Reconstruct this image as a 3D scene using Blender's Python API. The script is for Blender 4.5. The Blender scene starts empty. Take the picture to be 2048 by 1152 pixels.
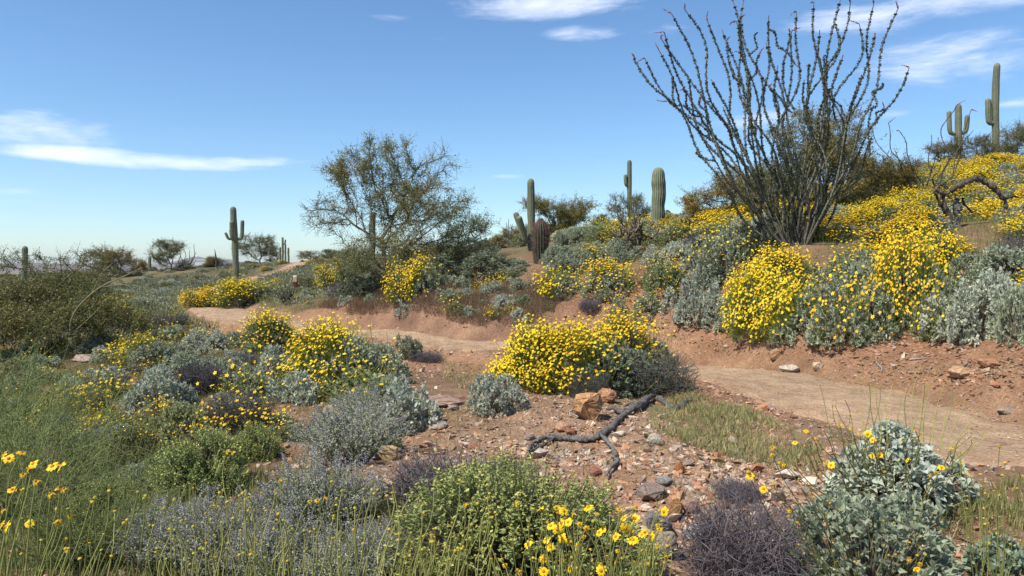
import bpy, math, random
import numpy as np
from mathutils import Vector, Matrix

SEED = 11
rng = np.random.default_rng(SEED)
random.seed(SEED)
scene = bpy.context.scene
COL = scene.collection

# ------------------------------------------------------------------ camera
F = 1479.0                      # focal length in photo pixels (2048 wide)
EYE = np.array([0.0, 0.0, 1.65])
PITCH = math.radians(-1.59)
cam = bpy.data.cameras.new("camera")
cam.sensor_width = 36.0
cam.lens = 36.0 * F / 2048.0
cam.clip_start = 0.05
cam.clip_end = 60000.0
cam_ob = bpy.data.objects.new("camera", cam)
cam_ob.location = EYE
cam_ob.rotation_euler = (math.radians(90) + PITCH, 0, 0)
COL.objects.link(cam_ob)
scene.camera = cam_ob

# ------------------------------------------------------------------ light
SUN_EL, SUN_AZ = math.radians(55), math.radians(-126)     # azimuth from +Y towards +X
sun = bpy.data.lights.new("sun", 'SUN')
sun.energy = 4.6
sun.angle = math.radians(3.0)
sun.color = (1.0, 0.94, 0.83)
sun_ob = bpy.data.objects.new("sun", sun)
sd = Vector((math.sin(SUN_AZ) * math.cos(SUN_EL), math.cos(SUN_AZ) * math.cos(SUN_EL), math.sin(SUN_EL)))
sun_ob.rotation_euler = sd.to_track_quat('Z', 'Y').to_euler()
sun_ob.location = (0, 0, 30)
COL.objects.link(sun_ob)

vs = scene.view_settings
vs.view_transform = 'Standard'
vs.look = 'None'
vs.exposure = 0.55
vs.gamma = 1.0
vs.use_curve_mapping = False
cy = scene.cycles
cy.max_bounces = 6
cy.diffuse_bounces = 4
cy.glossy_bounces = 2
cy.transmission_bounces = 3
cy.use_denoising = True
cy.use_adaptive_sampling = True
cy.adaptive_threshold = 0.015

# ------------------------------------------------------------------ pixel helpers
def ray(px, py):
    x, u = (px - 1024.0) / F, -(py - 576.0) / F
    c, s = math.cos(PITCH), math.sin(PITCH)
    d = np.array([x, c - s * u, s + c * u])
    return d

def at(px, py, depth):
    d = ray(px, py)
    return EYE + d * (depth / d[1])

# ------------------------------------------------------------------ sky
world = bpy.data.worlds.new("World")
scene.world = world
world.use_nodes = True
wt = world.node_tree
for n in list(wt.nodes):
    wt.nodes.remove(n)

class NT:
    def __init__(s, tree): s.t = tree
    def n(s, kind, **kw):
        nd = s.t.nodes.new(kind)
        for k, v in kw.items(): setattr(nd, k, v)
        return nd
    def put(s, sock, v):
        if isinstance(v, bpy.types.NodeSocket): s.t.links.new(v, sock)
        else: sock.default_value = v
    def math(s, op, a, b=0.0, c=0.0, clamp=False):
        nd = s.n('ShaderNodeMath', operation=op, use_clamp=clamp)
        s.put(nd.inputs[0], a); s.put(nd.inputs[1], b); s.put(nd.inputs[2], c)
        return nd.outputs[0]
    def mix(s, f, a, b, mode='MIX'):
        nd = s.n('ShaderNodeMix', data_type='RGBA', blend_type=mode)
        s.put(nd.inputs[0], f)
        s.put(nd.inputs[6], a if isinstance(a, bpy.types.NodeSocket) else (*a, 1))
        s.put(nd.inputs[7], b if isinstance(b, bpy.types.NodeSocket) else (*b, 1))
        return nd.outputs[2]
    def ramp(s, f, lo, hi):
        nd = s.n('ShaderNodeMapRange', interpolation_type='SMOOTHSTEP')
        s.put(nd.inputs[0], f); s.put(nd.inputs[1], lo); s.put(nd.inputs[2], hi)
        return nd.outputs[0]
    def noise(s, vec, scale, detail=4.0, rough=0.55, dist=0.0):
        nd = s.n('ShaderNodeTexNoise')
        if vec is not None: s.put(nd.inputs['Vector'], vec)
        s.put(nd.inputs['Scale'], scale); s.put(nd.inputs['Detail'], detail)
        s.put(nd.inputs['Roughness'], rough); s.put(nd.inputs['Distortion'], dist)
        return nd.outputs[0]

w = NT(wt)
sky = w.n('ShaderNodeTexSky', sky_type='NISHITA', sun_disc=False)
sky.sun_elevation = SUN_EL
sky.sun_rotation = SUN_AZ
sky.altitude = 400
sky.air_density = 1.0
sky.dust_density = 0.3
sky.ozone_density = 3.0
tc = w.n('ShaderNodeTexCoord')
sep = w.n('ShaderNodeSeparateXYZ')
wt.links.new(tc.outputs['Generated'], sep.inputs[0])
dx, dy, dz = sep.outputs
az = w.math('ARCTAN2', dx, dy)
el = w.math('ARCSINE', dz)
comb = w.n('ShaderNodeCombineXYZ')
w.put(comb.inputs[0], w.math('MULTIPLY', az, 1.0))
w.put(comb.inputs[1], w.math('MULTIPLY', el, 4.2))
n1 = w.noise(comb.outputs[0], 5.5, 7.0, 0.60, 0.6)
n2 = w.noise(comb.outputs[0], 22.0, 6.0, 0.68, 0.5)
nn = w.math('ADD', w.math('MULTIPLY', n1, 0.72), w.math('MULTIPLY', n2, 0.28))
# cloud banks: centre (photo pixel), half-size, strength
banks = [(1090, 12, 290, 32, .34), (1160, 66, 100, 20, .27), (1900, 118, 180, 50, .34), (1830, 14, 300, 36, .28),
         (70, 265, 175, 46, .36), (285, 321, 265, 21, .42), (30, 383, 75, 10, .26), (1010, 353, 60, 7, .22),
         (1520, 240, 130, 24, .26), (2020, 208, 60, 12, .28), (1790, 228, 55, 12, .24), (775, 36, 60, 12, .25),
         (540, 322, 110, 12, .12), (1330, 60, 90, 22, .12), (1690, 60, 120, 40, .12),
         (-500, 150, 300, 40, .33), (2600, 250, 350, 40, .33), (2500, -100, 400, 60, .3), (500, -350, 500, 70, .28)]
tot = 0.0
for (bx, by, hx, hy, a) in banks:
    d = ray(bx, by); d = d / np.linalg.norm(d)
    a0, e0 = math.atan2(d[0], d[1]), math.asin(d[2])
    q = w.math('POWER', w.math('MULTIPLY', w.math('SUBTRACT', az, a0), F / hx), 2.0)
    r = w.math('POWER', w.math('MULTIPLY', w.math('SUBTRACT', el, e0), F / hy), 2.0)
    g = w.math('MULTIPLY', w.math('SUBTRACT', 1.0, w.math('ADD', q, r), clamp=True), a)
    tot = w.math('ADD', tot, g) if not isinstance(tot, float) else g
cl = w.ramp(w.math('ADD', nn, tot), 0.60, 1.02)
cl = w.math('MULTIPLY', cl, 0.74)
# horizon haze whitening comes from the dust in the sky model; clouds brighten the sky colour towards white
bg = w.n('ShaderNodeBackground')
hsv = w.n('ShaderNodeHueSaturation')
wt.links.new(sky.outputs[0], hsv.inputs['Color'])
hsv.inputs['Saturation'].default_value = 1.08
skyc = w.mix(1.0, hsv.outputs[0], (.88, .985, 1.05), 'MULTIPLY')
colmix = w.mix(cl, skyc, (7.6, 7.9, 8.9))
wt.links.new(colmix, bg.inputs[0])
bg.inputs[1].default_value = 0.112
wo = w.n('ShaderNodeOutputWorld')
wt.links.new(bg.outputs[0], wo.inputs[0])

# ------------------------------------------------------------------ noise
_perm = np.random.default_rng(3).random((256, 256))
def vnoise(x, y):
    xi, yi = np.floor(x).astype(int), np.floor(y).astype(int)
    fx, fy = x - xi, y - yi
    fx, fy = fx * fx * (3 - 2 * fx), fy * fy * (3 - 2 * fy)
    a = _perm[xi % 256, yi % 256]; b = _perm[(xi + 1) % 256, yi % 256]
    c = _perm[xi % 256, (yi + 1) % 256]; d = _perm[(xi + 1) % 256, (yi + 1) % 256]
    return (a * (1 - fx) + b * fx) * (1 - fy) + (c * (1 - fx) + d * fx) * fy - 0.5
def fbm(x, y, s, octv=4, g=0.5):
    r, a = 0, 1.0
    for i in range(octv):
        r = r + a * vnoise(x * s + 17.3 * i, y * s + 9.1 * i); s *= 2.03; a *= g
    return r

# ------------------------------------------------------------------ terrain: ground contact points read off the photo
CP = [  # px, py, depth
    (2048, 980, 5.5), (1650, 800, 9.2), (1500, 830, 8.3), (1400, 700, 14.3), (1700, 760, 10.6), (2048, 850, 7.6),
    (1400, 645, 14.9), (1600, 668, 12.4), (1750, 690, 11.3), (2000, 690, 9.9), (2200, 690, 8.6),
    (1590, 475, 15.6), (1500, 520, 15.4), (1700, 560, 13.8), (1850, 560, 13.0), (2040, 560, 12.2), (1940, 435, 16.5),
    (2048, 440, 18), (1800, 440, 18), (1700, 470, 16.6), (2048, 380, 23), (1900, 385, 23),
    (2048, 327, 30), (2200, 290, 31), (1900, 340, 29), (1800, 368, 28), (1700, 388, 28), (1500, 428, 29), (1390, 434, 32),
    (1300, 450, 33), (1190, 464, 36), (1100, 478, 36), (1000, 487, 37), (900, 500, 42), (700, 517, 58), (620, 524, 68), (500, 530, 82),
    (380, 540, 85), (200, 549, 78), (0, 556, 72), (-300, 575, 65),
    (2048, 350, 45), (1700, 425, 45), (1400, 468, 50), (1100, 505, 55), (800, 530, 80), (500, 541, 120), (200, 562, 120), (0, 575, 120),
    (2300, 330, 50),
    (1080, 515, 21), (1315, 460, 25), (775, 562, 22), (591, 584, 30), (940, 556, 19.8), (860, 592, 18.6), (1000, 602, 18.2),
    (1000, 652, 16.5), (1080, 640, 16.3), (1130, 545, 18.6), (1250, 520, 18.2), (1390, 560, 15.6), (1440, 470, 20), (1200, 585, 16.6),
    (950, 690, 15.7), (1100, 696, 15.2), (840, 681, 16.5), (700, 667, 18.5), (600, 658, 19.9), (520, 640, 23.2), (450, 624, 27.4),
    (430, 600, 36), (445, 580, 45), (500, 561, 54), (570, 546, 62), (473, 558, 57), (660, 610, 24), (640, 560, 36), (560, 590, 30),
    (1400, 780, 10), (1260, 760, 10.8), (1180, 790, 9.4), (1000, 850, 7.7), (1200, 900, 6.7), (1300, 980, 5.5), (1350, 1080, 4.45),
    (1250, 1150, 3.95), (850, 800, 9.0), (1700, 1010, 5.1), (1850, 1150, 3.95), (550, 770, 10.2), (600, 850, 8.0), (420, 720, 14.2), (400, 900, 7.8),
    (200, 820, 11.0), (100, 1000, 6.4), (300, 690, 18), (100, 690, 20), (-100, 700, 19), (200, 640, 29), (250, 600, 40), (300, 570, 57), (100, 600, 40),
    (-200, 640, 34)]
CPW = [(0, 0, 0), (0, 2, .0), (-3, 2, -.3), (-6, 4, -.7), (-8, 0, -1.0), (-14, 8, -1.3), (-3, -8, -.4), (4, -8, .1), (3.7, 2, .0),
       (8, -6, .9), (7, 2, .9), (10, 6, 1.9), (14, 12, 3.0), (18, 4, 4.0), (-20, 0, -2.0), (-25, 15, -1.8), (28, 20, 6.2), (0, -20, -.5), (25, -15, 3), (-25, -15, -3)]
P = np.array([at(*c) for c in CP] + [np.array(c, float) for c in CPW])
def _U(r2): return np.where(r2 > 1e-9, r2 * np.log(np.maximum(r2, 1e-9)), 0.0)
_n = len(P)
_XY = P[:, :2] / 10.0
_K = _U(((_XY[:, None] - _XY[None]) ** 2).sum(-1)) + np.eye(_n) * 0.02
_A = np.zeros((_n + 3, _n + 3)); _A[:_n, :_n] = _K; _A[:_n, _n] = 1; _A[:_n, _n + 1:] = _XY; _A[_n:, :_n] = _A[:_n, _n:].T
_W = np.linalg.solve(_A, np.concatenate([P[:, 2], np.zeros(3)]))
def base_h(x, y):
    x = np.asarray(x, float); y = np.asarray(y, float); sh = x.shape
    q = np.stack([x.ravel(), y.ravel()], 1) / 10.0
    out = np.empty(len(q))
    for i in range(0, len(q), 20000):
        c = q[i:i + 20000]
        out[i:i + 20000] = _U(((c[:, None] - _XY[None]) ** 2).sum(-1)) @ _W[:_n] + _W[_n] + c @ _W[_n + 1:]
    return out.reshape(sh)
# path centre line
_pp = [at(*c)[:2] for c in [(2230, 925, 6.3), (2010, 880, 7.1), (1790, 822, 8.5), (1640, 780, 9.9), (1480, 742, 11.8), (1300, 711, 13.7), (1100, 697, 15.2), (950, 690, 15.8), (840, 681, 16.6),
                            (700, 667, 18.5), (600, 657, 20.0), (520, 640, 23.2), (450, 624, 27.4), (425, 602, 35.5), (445, 581, 45), (500, 562, 54), (570, 547, 62), (620, 530, 72)]]
_pp = [np.array([9.5, -6.0]), np.array([8.0, 0.5]), np.array([6.4, 4.4])] + _pp
def catmull(pts, m=12):
    pts = [np.asarray(p, float) for p in pts]
    pts = [2 * pts[0] - pts[1]] + pts + [2 * pts[-1] - pts[-2]]
    out = []
    for i in range(1, len(pts) - 2):
        a, b, c, d = pts[i - 1:i + 3]
        for t in np.arange(m) / m:
            out.append(.5 * ((2 * b) + (c - a) * t + (2 * a - 5 * b + 4 * c - d) * t ** 2 + (3 * b - a - 3 * c + d) * t ** 3))
    out.append(pts[-2])
    return np.array(out)
PATH = catmull(_pp, 10)
PW = np.interp(np.arange(len(PATH)), [0, 40, 80, 110, 150, len(PATH)], [1.2, 1.35, 1.1, 1.05, 1.2, 1.3])
PATHZ = base_h(PATH[:, 0], PATH[:, 1])
PATHZ = np.convolve(np.pad(PATHZ, 4, mode='edge'), np.ones(9) / 9, mode='valid')
def path_d(x, y, near=False):
    x = np.asarray(x, float); sh = x.shape
    q = np.stack([x.ravel(), np.asarray(y, float).ravel()], 1)
    best = np.full(len(q), 1e9); ix = np.zeros(len(q), int)
    for i in range(0, len(q), 20000):
        c = q[i:i + 20000]
        D = np.sqrt(((c[:, None] - PATH[None]) ** 2).sum(-1)) / PW[None]
        ix[i:i + 20000] = D.argmin(1); best[i:i + 20000] = D.min(1)
    if near: return best.reshape(sh), ix.reshape(sh)
    return best.reshape(sh)        # 1 = edge of the path
def H0(x, y):
    x = np.asarray(x, float); y = np.asarray(y, float)
    r = np.hypot(x, y - 20)
    k = np.clip((r - 100) / 70, 0, 1); k = k * k * (3 - 2 * k)
    h = base_h(x, y)
    d, ix = path_d(x, y, True)
    f = np.clip((1.2 - d) / .4, 0, 1); f = f * f * (3 - 2 * f)
    h = h * (1 - f) + PATHZ[ix] * f
    return h * (1 - k) + (-26.0) * k
def H(x, y):
    x = np.asarray(x, float); y = np.asarray(y, float)
    h = H0(x, y)
    d = path_d(x, y)
    k = np.clip((d - 0.8) / 0.9, 0, 1)
    rough = 0.16 * fbm(x, y, 0.55, 3) + 0.05 * fbm(x + 50, y, 2.6, 3)
    return h + rough * k - 0.05 * (1 - np.clip((d - .75) / .3, 0, 1))
def hit(px, py):
    d = ray(px, py)
    Y = np.concatenate([np.linspace(1.2, 12, 160), np.linspace(12.05, 40, 220), np.linspace(40.2, 140, 250)])
    pts = EYE[None] + d[None] * (Y / d[1])[:, None]
    g = pts[:, 2] - H(pts[:, 0], pts[:, 1])
    i = np.argmax(g < 0)
    if g[i] >= 0: return None
    if i == 0: return pts[0]
    t = g[i - 1] / (g[i - 1] - g[i])
    p = pts[i - 1] * (1 - t) + pts[i] * t
    p[2] = H(p[0:1], p[1:2])[0]
    return p
def at_ground(px, depth):
    d = ray(px, 576)
    x = d[0] / d[1] * depth
    return np.array([x, depth, float(H(np.array([x]), np.array([depth]))[0])])

# ------------------------------------------------------------------ mesh building
class Geo:
    def __init__(s): s.V, s.F, s.C, s.n = [], [], [], 0
    def add(s, V, Fc, C=(1, 1, 1)):
        V = np.asarray(V, float).reshape(-1, 3)
        C = np.asarray(C, float)
        if C.ndim == 1: C = np.broadcast_to(C, V.shape)
        s.V.append(V); s.F.append(np.asarray(Fc, int).reshape(-1, 3) + s.n); s.C.append(C.reshape(-1, 3)); s.n += len(V)
        return s
    def mesh(s, name, mat, flat=False):
        V = np.concatenate(s.V); Fc = np.concatenate(s.F); C = np.concatenate(s.C)
        me = bpy.data.meshes.new(name)
        me.vertices.add(len(V)); me.vertices.foreach_set('co', V.astype(np.float32).ravel())
        me.loops.add(len(Fc) * 3); me.loops.foreach_set('vertex_index', Fc.astype(np.int32).ravel())
        me.polygons.add(len(Fc)); me.polygons.foreach_set('loop_start', np.arange(0, len(Fc) * 3, 3, dtype=np.int32))
        a = me.color_attributes.new('Col', 'FLOAT_COLOR', 'POINT')
        a.data.foreach_set('color', np.concatenate([np.clip(C, 0, 1), np.ones((len(C), 1))], 1).astype(np.float32).ravel())
        me.materials.append(mat)
        me.update(calc_edges=True)
        if flat: me.shade_flat()
        return me

def nrm(v): return v / np.maximum(np.linalg.norm(v, axis=-1, keepdims=True), 1e-9)

def tubes(Pt, R, sides=3):
    Pt = np.asarray(Pt, float); R = np.asarray(R, float)
    if Pt.ndim == 2: Pt, R = Pt[None], R[None]
    k, n, _ = Pt.shape
    R = np.broadcast_to(R, (k, n))
    T = nrm(np.gradient(Pt, axis=1))
    m = np.abs(nrm(Pt[:, -1] - Pt[:, 0]))
    ref = np.eye(3)[np.argmin(m, 1)][:, None, :]
    N1 = nrm(np.cross(T, np.broadcast_to(ref, T.shape))); N2 = np.cross(T, N1)
    a = np.arange(sides) * 2 * math.pi / sides
    V = Pt[:, :, None] + R[:, :, None, None] * (np.cos(a)[None, None, :, None] * N1[:, :, None] + np.sin(a)[None, None, :, None] * N2[:, :, None])
    idx = np.arange(k * n * sides).reshape(k, n, sides)
    A = idx[:, :-1]; B = idx[:, 1:]; A2 = np.roll(A, -1, 2); B2 = np.roll(B, -1, 2)
    Fc = np.concatenate([np.stack([A, A2, B2], -1).reshape(-1, 3), np.stack([A, B2, B], -1).reshape(-1, 3)])
    return V.reshape(-1, 3), Fc

def add_tubes(g, Pt, R, sides, C):
    V, Fc = tubes(Pt, R, sides)
    C = np.asarray(C, float)
    if C.ndim == 2:
        C = np.repeat(C, len(V) // len(C), axis=0)
    g.add(V, Fc, C)

def frames(d, g, roll=None):
    """columns: side, dir, normal"""
    d = nrm(d); k = len(d)
    r = g.normal(size=(k, 3)) if roll is None else roll
    s = nrm(np.cross(d, r)); nn = np.cross(s, d)
    return np.stack([s, d, nn], -1)

def scatter(geo, T, pos, fr, scale, C):
    TV, TF = T
    scale = np.asarray(scale, float)
    if scale.ndim == 1: scale = np.repeat(scale[:, None], 3, 1)
    V = np.einsum('kij,knj->kni', fr, TV[None] * scale[:, None, :]) + pos[:, None]
    k, n = len(pos), len(TV)
    Fc = (TF[None] + (np.arange(k) * n)[:, None, None]).reshape(-1, 3)
    C = np.asarray(C, float)
    if C.ndim == 1: C = np.broadcast_to(C, (k, n, 3))
    elif C.ndim == 2: C = np.repeat(C[:, None], n, 1)
    geo.add(V.reshape(-1, 3), Fc, C.reshape(-1, 3))

LEAF = (np.array([[0, 0, 0], [.5, .42, .16], [0, 1, -.08], [-.5, .42, .16]], float), np.array([[0, 1, 2], [0, 2, 3]]))
def big_leaf(curl=.25):
    ys = [0, .18, .45, .75, 1.0]; ws = [.06, .36, .5, .3, .0]
    V, Fc = [], []
    for y, w_ in zip(ys, ws):
        z = -curl * y * y
        V += [[-w_, y, z + .10 * w_ * 2], [0, y, z - .03], [w_, y, z + .10 * w_ * 2]]
    for i in range(4):
        a, b = i * 3, i * 3 + 3
        Fc += [[a, a + 1, b + 1], [a, b + 1, b], [a + 1, a + 2, b + 2], [a + 1, b + 2, b + 1]]
    return np.array(V), np.array(Fc)
BIGLEAF = big_leaf()
MIDLEAF = (np.array([[0, 0, 0], [.5, .4, .14], [.0, .45, -.03], [-.5, .4, .14], [0, 1, -.28]], float), np.array([[0, 1, 2], [0, 2, 3], [1, 4, 2], [2, 4, 3]]))
def star(n=9, cup=.12):
    """cheap daisy: notched disc + raised centre; returns V, F, is_centre"""
    V = [[0, 0, -.04]]; Fc = []
    for i in range(2 * n):
        a = math.pi * i / n; r = 1.0 if i % 2 == 0 else .55
        V.append([r * math.cos(a), r * math.sin(a), cup * r])
    for i in range(2 * n): Fc.append([0, 1 + i, 1 + (i + 1) % (2 * n)])
    b = len(V); V.append([0, 0, .26])
    for i in range(5):
        a = 2 * math.pi * i / 5; V.append([.33 * math.cos(a), .33 * math.sin(a), .09])
    for i in range(5): Fc.append([b, b + 1 + i, b + 1 + (i + 1) % 5])
    return np.array(V), np.array(Fc), np.array([0] * b + [1] * 6)
STAR = star(5)
def daisy(seed, n=10):
    """near daisy: separate drooping petals and a domed disc"""
    g = np.random.default_rng(seed)
    V, Fc, K = [], [], []
    for i in range(n):
        a = 2 * math.pi * (i + g.uniform(-.2, .2)) / n; ln = g.uniform(.75, 1.05); dr = g.uniform(-.35, .1)
        ca, sa = math.cos(a), math.sin(a); b = len(V)
        for r, wd, z in ((.2, .07, .0), (.6, .2, .06 + dr * .2), (.88, .19, dr * .6), (1.0, .08, dr * .9)):
            for sgn in (-1, 1):
                x, y = r * ln, sgn * wd
                V.append([x * ca - y * sa, x * sa + y * ca, z]); K.append(0)
        for j in range(3):
            p = b + 2 * j; Fc += [[p, p + 2, p + 3], [p, p + 3, p + 1]]
    b = len(V)
    for rr, zz in ((.34, .0), (.27, .16), (.12, .24)):
        for i in range(8):
            a = 2 * math.pi * i / 8; V.append([rr * math.cos(a), rr * math.sin(a), zz]); K.append(1)
    V.append([0, 0, .25]); K.append(1)
    for q in range(2):
        for i in range(8):
            a0, a1 = b + q * 8 + i, b + q * 8 + (i + 1) % 8
            Fc += [[a0, a1, a1 + 8], [a0, a1 + 8, a0 + 8]]
    for i in range(8): Fc.append([b + 16 + i, b + 16 + (i + 1) % 8, b + 24])
    return np.array(V), np.array(Fc), np.array(K)

YEL, YELC = np.array([.95, .65, .014]), np.array([.70, .36, .012])

# ------------------------------------------------------------------ materials
MATS = {}
def mat_col(name, rough=.6, transl=0.0, vary=.14, spec=.25, bump=None, grain=None):
    """base colour from the mesh's own colour attribute, a little different on every object"""
    m = bpy.data.materials.new(name); m.use_nodes = True
    t = m.node_tree; t.nodes.clear(); k = NT(t)
    at_ = k.n('ShaderNodeAttribute', attribute_name='Col')
    oi = k.n('ShaderNodeObjectInfo')
    v = k.math('ADD', k.math('MULTIPLY', oi.outputs['Random'], 2 * vary), 1 - vary)
    hs = k.n('ShaderNodeHueSaturation')
    t.links.new(k.mix(1.0, at_.outputs['Color'], oi.outputs['Color'], 'MULTIPLY'), hs.inputs['Color']); k.put(hs.inputs['Value'], v)
    k.put(hs.inputs['Hue'], k.math('ADD', k.math('MULTIPLY', k.math('FRACT', k.math('MULTIPLY', oi.outputs['Random'], 7.3)), .02), .49))
    c = hs.outputs[0]
    tcn = k.n('ShaderNodeTexCoord')
    if grain:
        f = k.noise(tcn.outputs['Object'], grain[0], 5, .6)
        c = k.mix(k.ramp(f, .3, .7), k.mix(1.0, c, (grain[1],) * 3, 'MULTIPLY'), c)
    bs = k.n('ShaderNodeBsdfPrincipled')
    t.links.new(c, bs.inputs['Base Color'])
    bs.inputs['Roughness'].default_value = rough
    bs.inputs['Specular IOR Level'].default_value = spec
    if bump:
        b = k.n('ShaderNodeBump'); b.inputs['Strength'].default_value = bump[1]; b.inputs['Distance'].default_value = bump[2]
        t.links.new(k.noise(tcn.outputs['Object'], bump[0], 6, .65), b.inputs['Height']); t.links.new(b.outputs[0], bs.inputs['Normal'])
    out = k.n('ShaderNodeOutputMaterial')
    if transl > 0:
        tr = k.n('ShaderNodeBsdfTranslucent'); t.links.new(c, tr.inputs[0])
        mx = k.n('ShaderNodeMixShader'); mx.inputs[0].default_value = transl
        t.links.new(bs.outputs[0], mx.inputs[1]); t.links.new(tr.outputs[0], mx.inputs[2]); t.links.new(mx.outputs[0], out.inputs[0])
    else:
        t.links.new(bs.outputs[0], out.inputs[0])
    MATS[name] = m
    return m
M_LEAF = mat_col('silver_leaf', .55, .34)
M_STEM = mat_col('green_stalk', .6, .15)
M_PETAL = mat_col('yellow_petal', .5, .30, .05)
M_TWIG = mat_col('dry_twig', .85, 0, .12)
M_BARK = mat_col('bark', .85, 0, .06, bump=(28, .6, .02), grain=(22, .55))
M_WOOD = mat_col('weathered_wood', .9, 0, .05, .15, bump=(55, 1.0, .03), grain=(34, .38))
M_FINE = mat_col('fine_foliage', .6, .32, .12)
M_CACT = mat_col('cactus_skin', .6, 0, .08, .3, bump=(60, .25, .01), grain=(7, .72))
M_ROCK = mat_col('rock', .85, 0, .22, .2, bump=(24, .7, .015), grain=(13, .55))
M_BLOSS = mat_col('red_blossom', .5, .3, .1)
M_PAINT = mat_col('painted_post', .6, 0, .02, .3, bump=(40, .2, .005), grain=(16, .7))

# ------------------------------------------------------------------ object helpers
def link(o, parent=None):
    COL.objects.link(o)
    if parent is not None: o.parent = parent
    return o
def tag(o, label=None, cat=None, group=None, kind=None):
    if label: o['label'] = label
    if cat: o['category'] = cat
    if group: o['group'] = group
    if kind: o['kind'] = kind
    return o
def thing(name, label, cat, loc=(0, 0, 0), rz=0.0, scale=(1, 1, 1), group=None):
    o = bpy.data.objects.new(name, None)
    o.empty_display_size = .1
    o.location = loc; o.rotation_euler = (0, 0, rz); o.scale = scale
    link(o); return tag(o, label, cat, group)
def part(name, me, parent, kind=None, loc=None):
    o = bpy.data.objects.new(name, me)
    if loc is not None: o.location = loc
    link(o, parent)
    if kind: o['kind'] = kind
    return o

# ================================================================== THE SETTING
def soil_mat(name, path=False):
    m = bpy.data.materials.new(name); m.use_nodes = True
    t = m.node_tree; t.nodes.clear(); k = NT(t)
    a = k.n('ShaderNodeAttribute', attribute_name='Col')
    tcn = k.n('ShaderNodeTexCoord'); o = tcn.outputs['Object']
    f1 = k.noise(o, 3.0, 6, .65); f2 = k.noise(o, 38.0, 6, .7); f3 = k.noise(o, 160.0, 4, .7)
    vor = k.n('ShaderNodeTexVoronoi', feature='F1'); k.put(vor.inputs['Vector'], o); vor.inputs['Scale'].default_value = 30.0
    c = k.mix(k.ramp(f1, .35, .68), k.mix(1.0, a.outputs['Color'], (.74, .72, .72), 'MULTIPLY'), a.outputs['Color'])
    c = k.mix(k.ramp(f2, .36, .64), k.mix(1.0, c, (.62, .58, .55), 'MULTIPLY'), c)
    if not path:
        c = k.mix(k.math('MULTIPLY', k.ramp(vor.outputs['Color'], .55, .95), .45), c, k.mix(1.0, c, (1.6, 1.5, 1.4), 'MULTIPLY'))
    else:
        c = k.mix(k.math('MULTIPLY', k.ramp(f3, .58, .75), .5), c, (.55, .45, .36))
    bs = k.n('ShaderNodeBsdfPrincipled'); t.links.new(c, bs.inputs['Base Color'])
    bs.inputs['Roughness'].default_value = .95; bs.inputs['Specular IOR Level'].default_value = .1
    h = k.math('ADD', k.math('MULTIPLY', f2, 1.0), k.math('MULTIPLY', f3, .35))
    if path: h = k.math('ADD', h, k.math('MULTIPLY', k.ramp(k.noise(o, 7.0, 3, .5), .42, .6), 1.4))
    b = k.n('ShaderNodeBump'); b.inputs['Strength'].default_value = .6 if path else .8; b.inputs['Distance'].default_value = .02 if path else .04
    t.links.new(h, b.inputs['Height']); t.links.new(b.outputs[0], bs.inputs['Normal'])
    out = k.n('ShaderNodeOutputMaterial'); t.links.new(bs.outputs[0], out.inputs[0])
    return m
M_SOIL = soil_mat('desert_soil'); M_PATH = soil_mat('trodden_path', True)

def warp(lo, hi, c, n, fine):
    """n samples between lo and hi, densest round c"""
    u = np.linspace(-1, 1, n)
    k = np.arcsinh((hi - c) / fine); j = np.arcsinh((lo - c) / fine)
    t = np.linspace(j, k, n)
    return c + fine * np.sinh(t)
gx = warp(-180, 180, 1.0, 320, 6.0); gy = warp(-60, 200, 6.0, 340, 6.0)
GX, GY = np.meshgrid(gx, gy, indexing='ij')
GZ = H(GX, GY)
pd = path_d(GX, GY)
RED, TAN, GRN, BRN = np.array([.41, .235, .14]), np.array([.45, .30, .195]), np.array([.20, .175, .095]), np.array([.27, .175, .11])
def soil_col(x, y, d):
    n = fbm(x, y, .35, 4); n2 = fbm(x + 31, y + 7, 1.1, 3)
    gm = np.exp(-(((x - .9) / 2.4) ** 2 + ((y - 6.5) / 3.2) ** 2))                       # gravel mound before the path
    bank = np.exp(-((d - 1.55) / .8) ** 2) * (y + x * .55 > 10.0) * (y < 24)              # cut bank uphill of the path
    slope = np.clip((np.hypot(x * .7, y) - 16) / 10, 0, 1)
    left = np.clip((-x - 2.0) / 4, 0, 1) * (1 - slope * .3)
    c = BRN[None] * np.ones((x.size, 3))
    def blend(c, t, f): f = np.clip(f, 0, 1).ravel()[:, None]; return c * (1 - f) + t * f
    c = blend(c, GRN, (.55 * slope + .25 + n * 1.3) * (1 - gm) * (1 - bank))
    c = blend(c, RED * .75, (.35 + n2 * 1.2) * left)
    c = blend(c, TAN, gm * 1.3)
    c = blend(c, RED, bank * 1.3)
    c = blend(c, np.array([.27, .16, .115]), np.exp(-(((x + 2.5) / 4.5) ** 2 + ((y - 18.0) / 2.2) ** 2)) * 1.5)
    c = blend(c, RED * .9 + .02, np.clip(n2 * 2.0 - .1, 0, .6) * (1 - slope))
    c = blend(c, GRN * (1 + .2 * n2.ravel()[:, None]), np.clip((y - 20) / 22, 0, .85) * (d > 1.1))
    c = blend(c, np.array([.41, .265, .16]), np.clip(1.25 - d + .5 * n2, 0, 1) * .9)
    return c * (1 + .25 * n2.ravel()[:, None])
GC = soil_col(GX, GY, pd)
idx = np.arange(GX.size).reshape(GX.shape)
A, B, C_, D = idx[:-1, :-1], idx[1:, :-1], idx[1:, 1:], idx[:-1, 1:]
GF = np.concatenate([np.stack([A, B, C_], -1).reshape(-1, 3), np.stack([A, C_, D], -1).reshape(-1, 3)])
g = Geo(); g.add(np.stack([GX, GY, GZ], -1).reshape(-1, 3), GF, GC)
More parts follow.
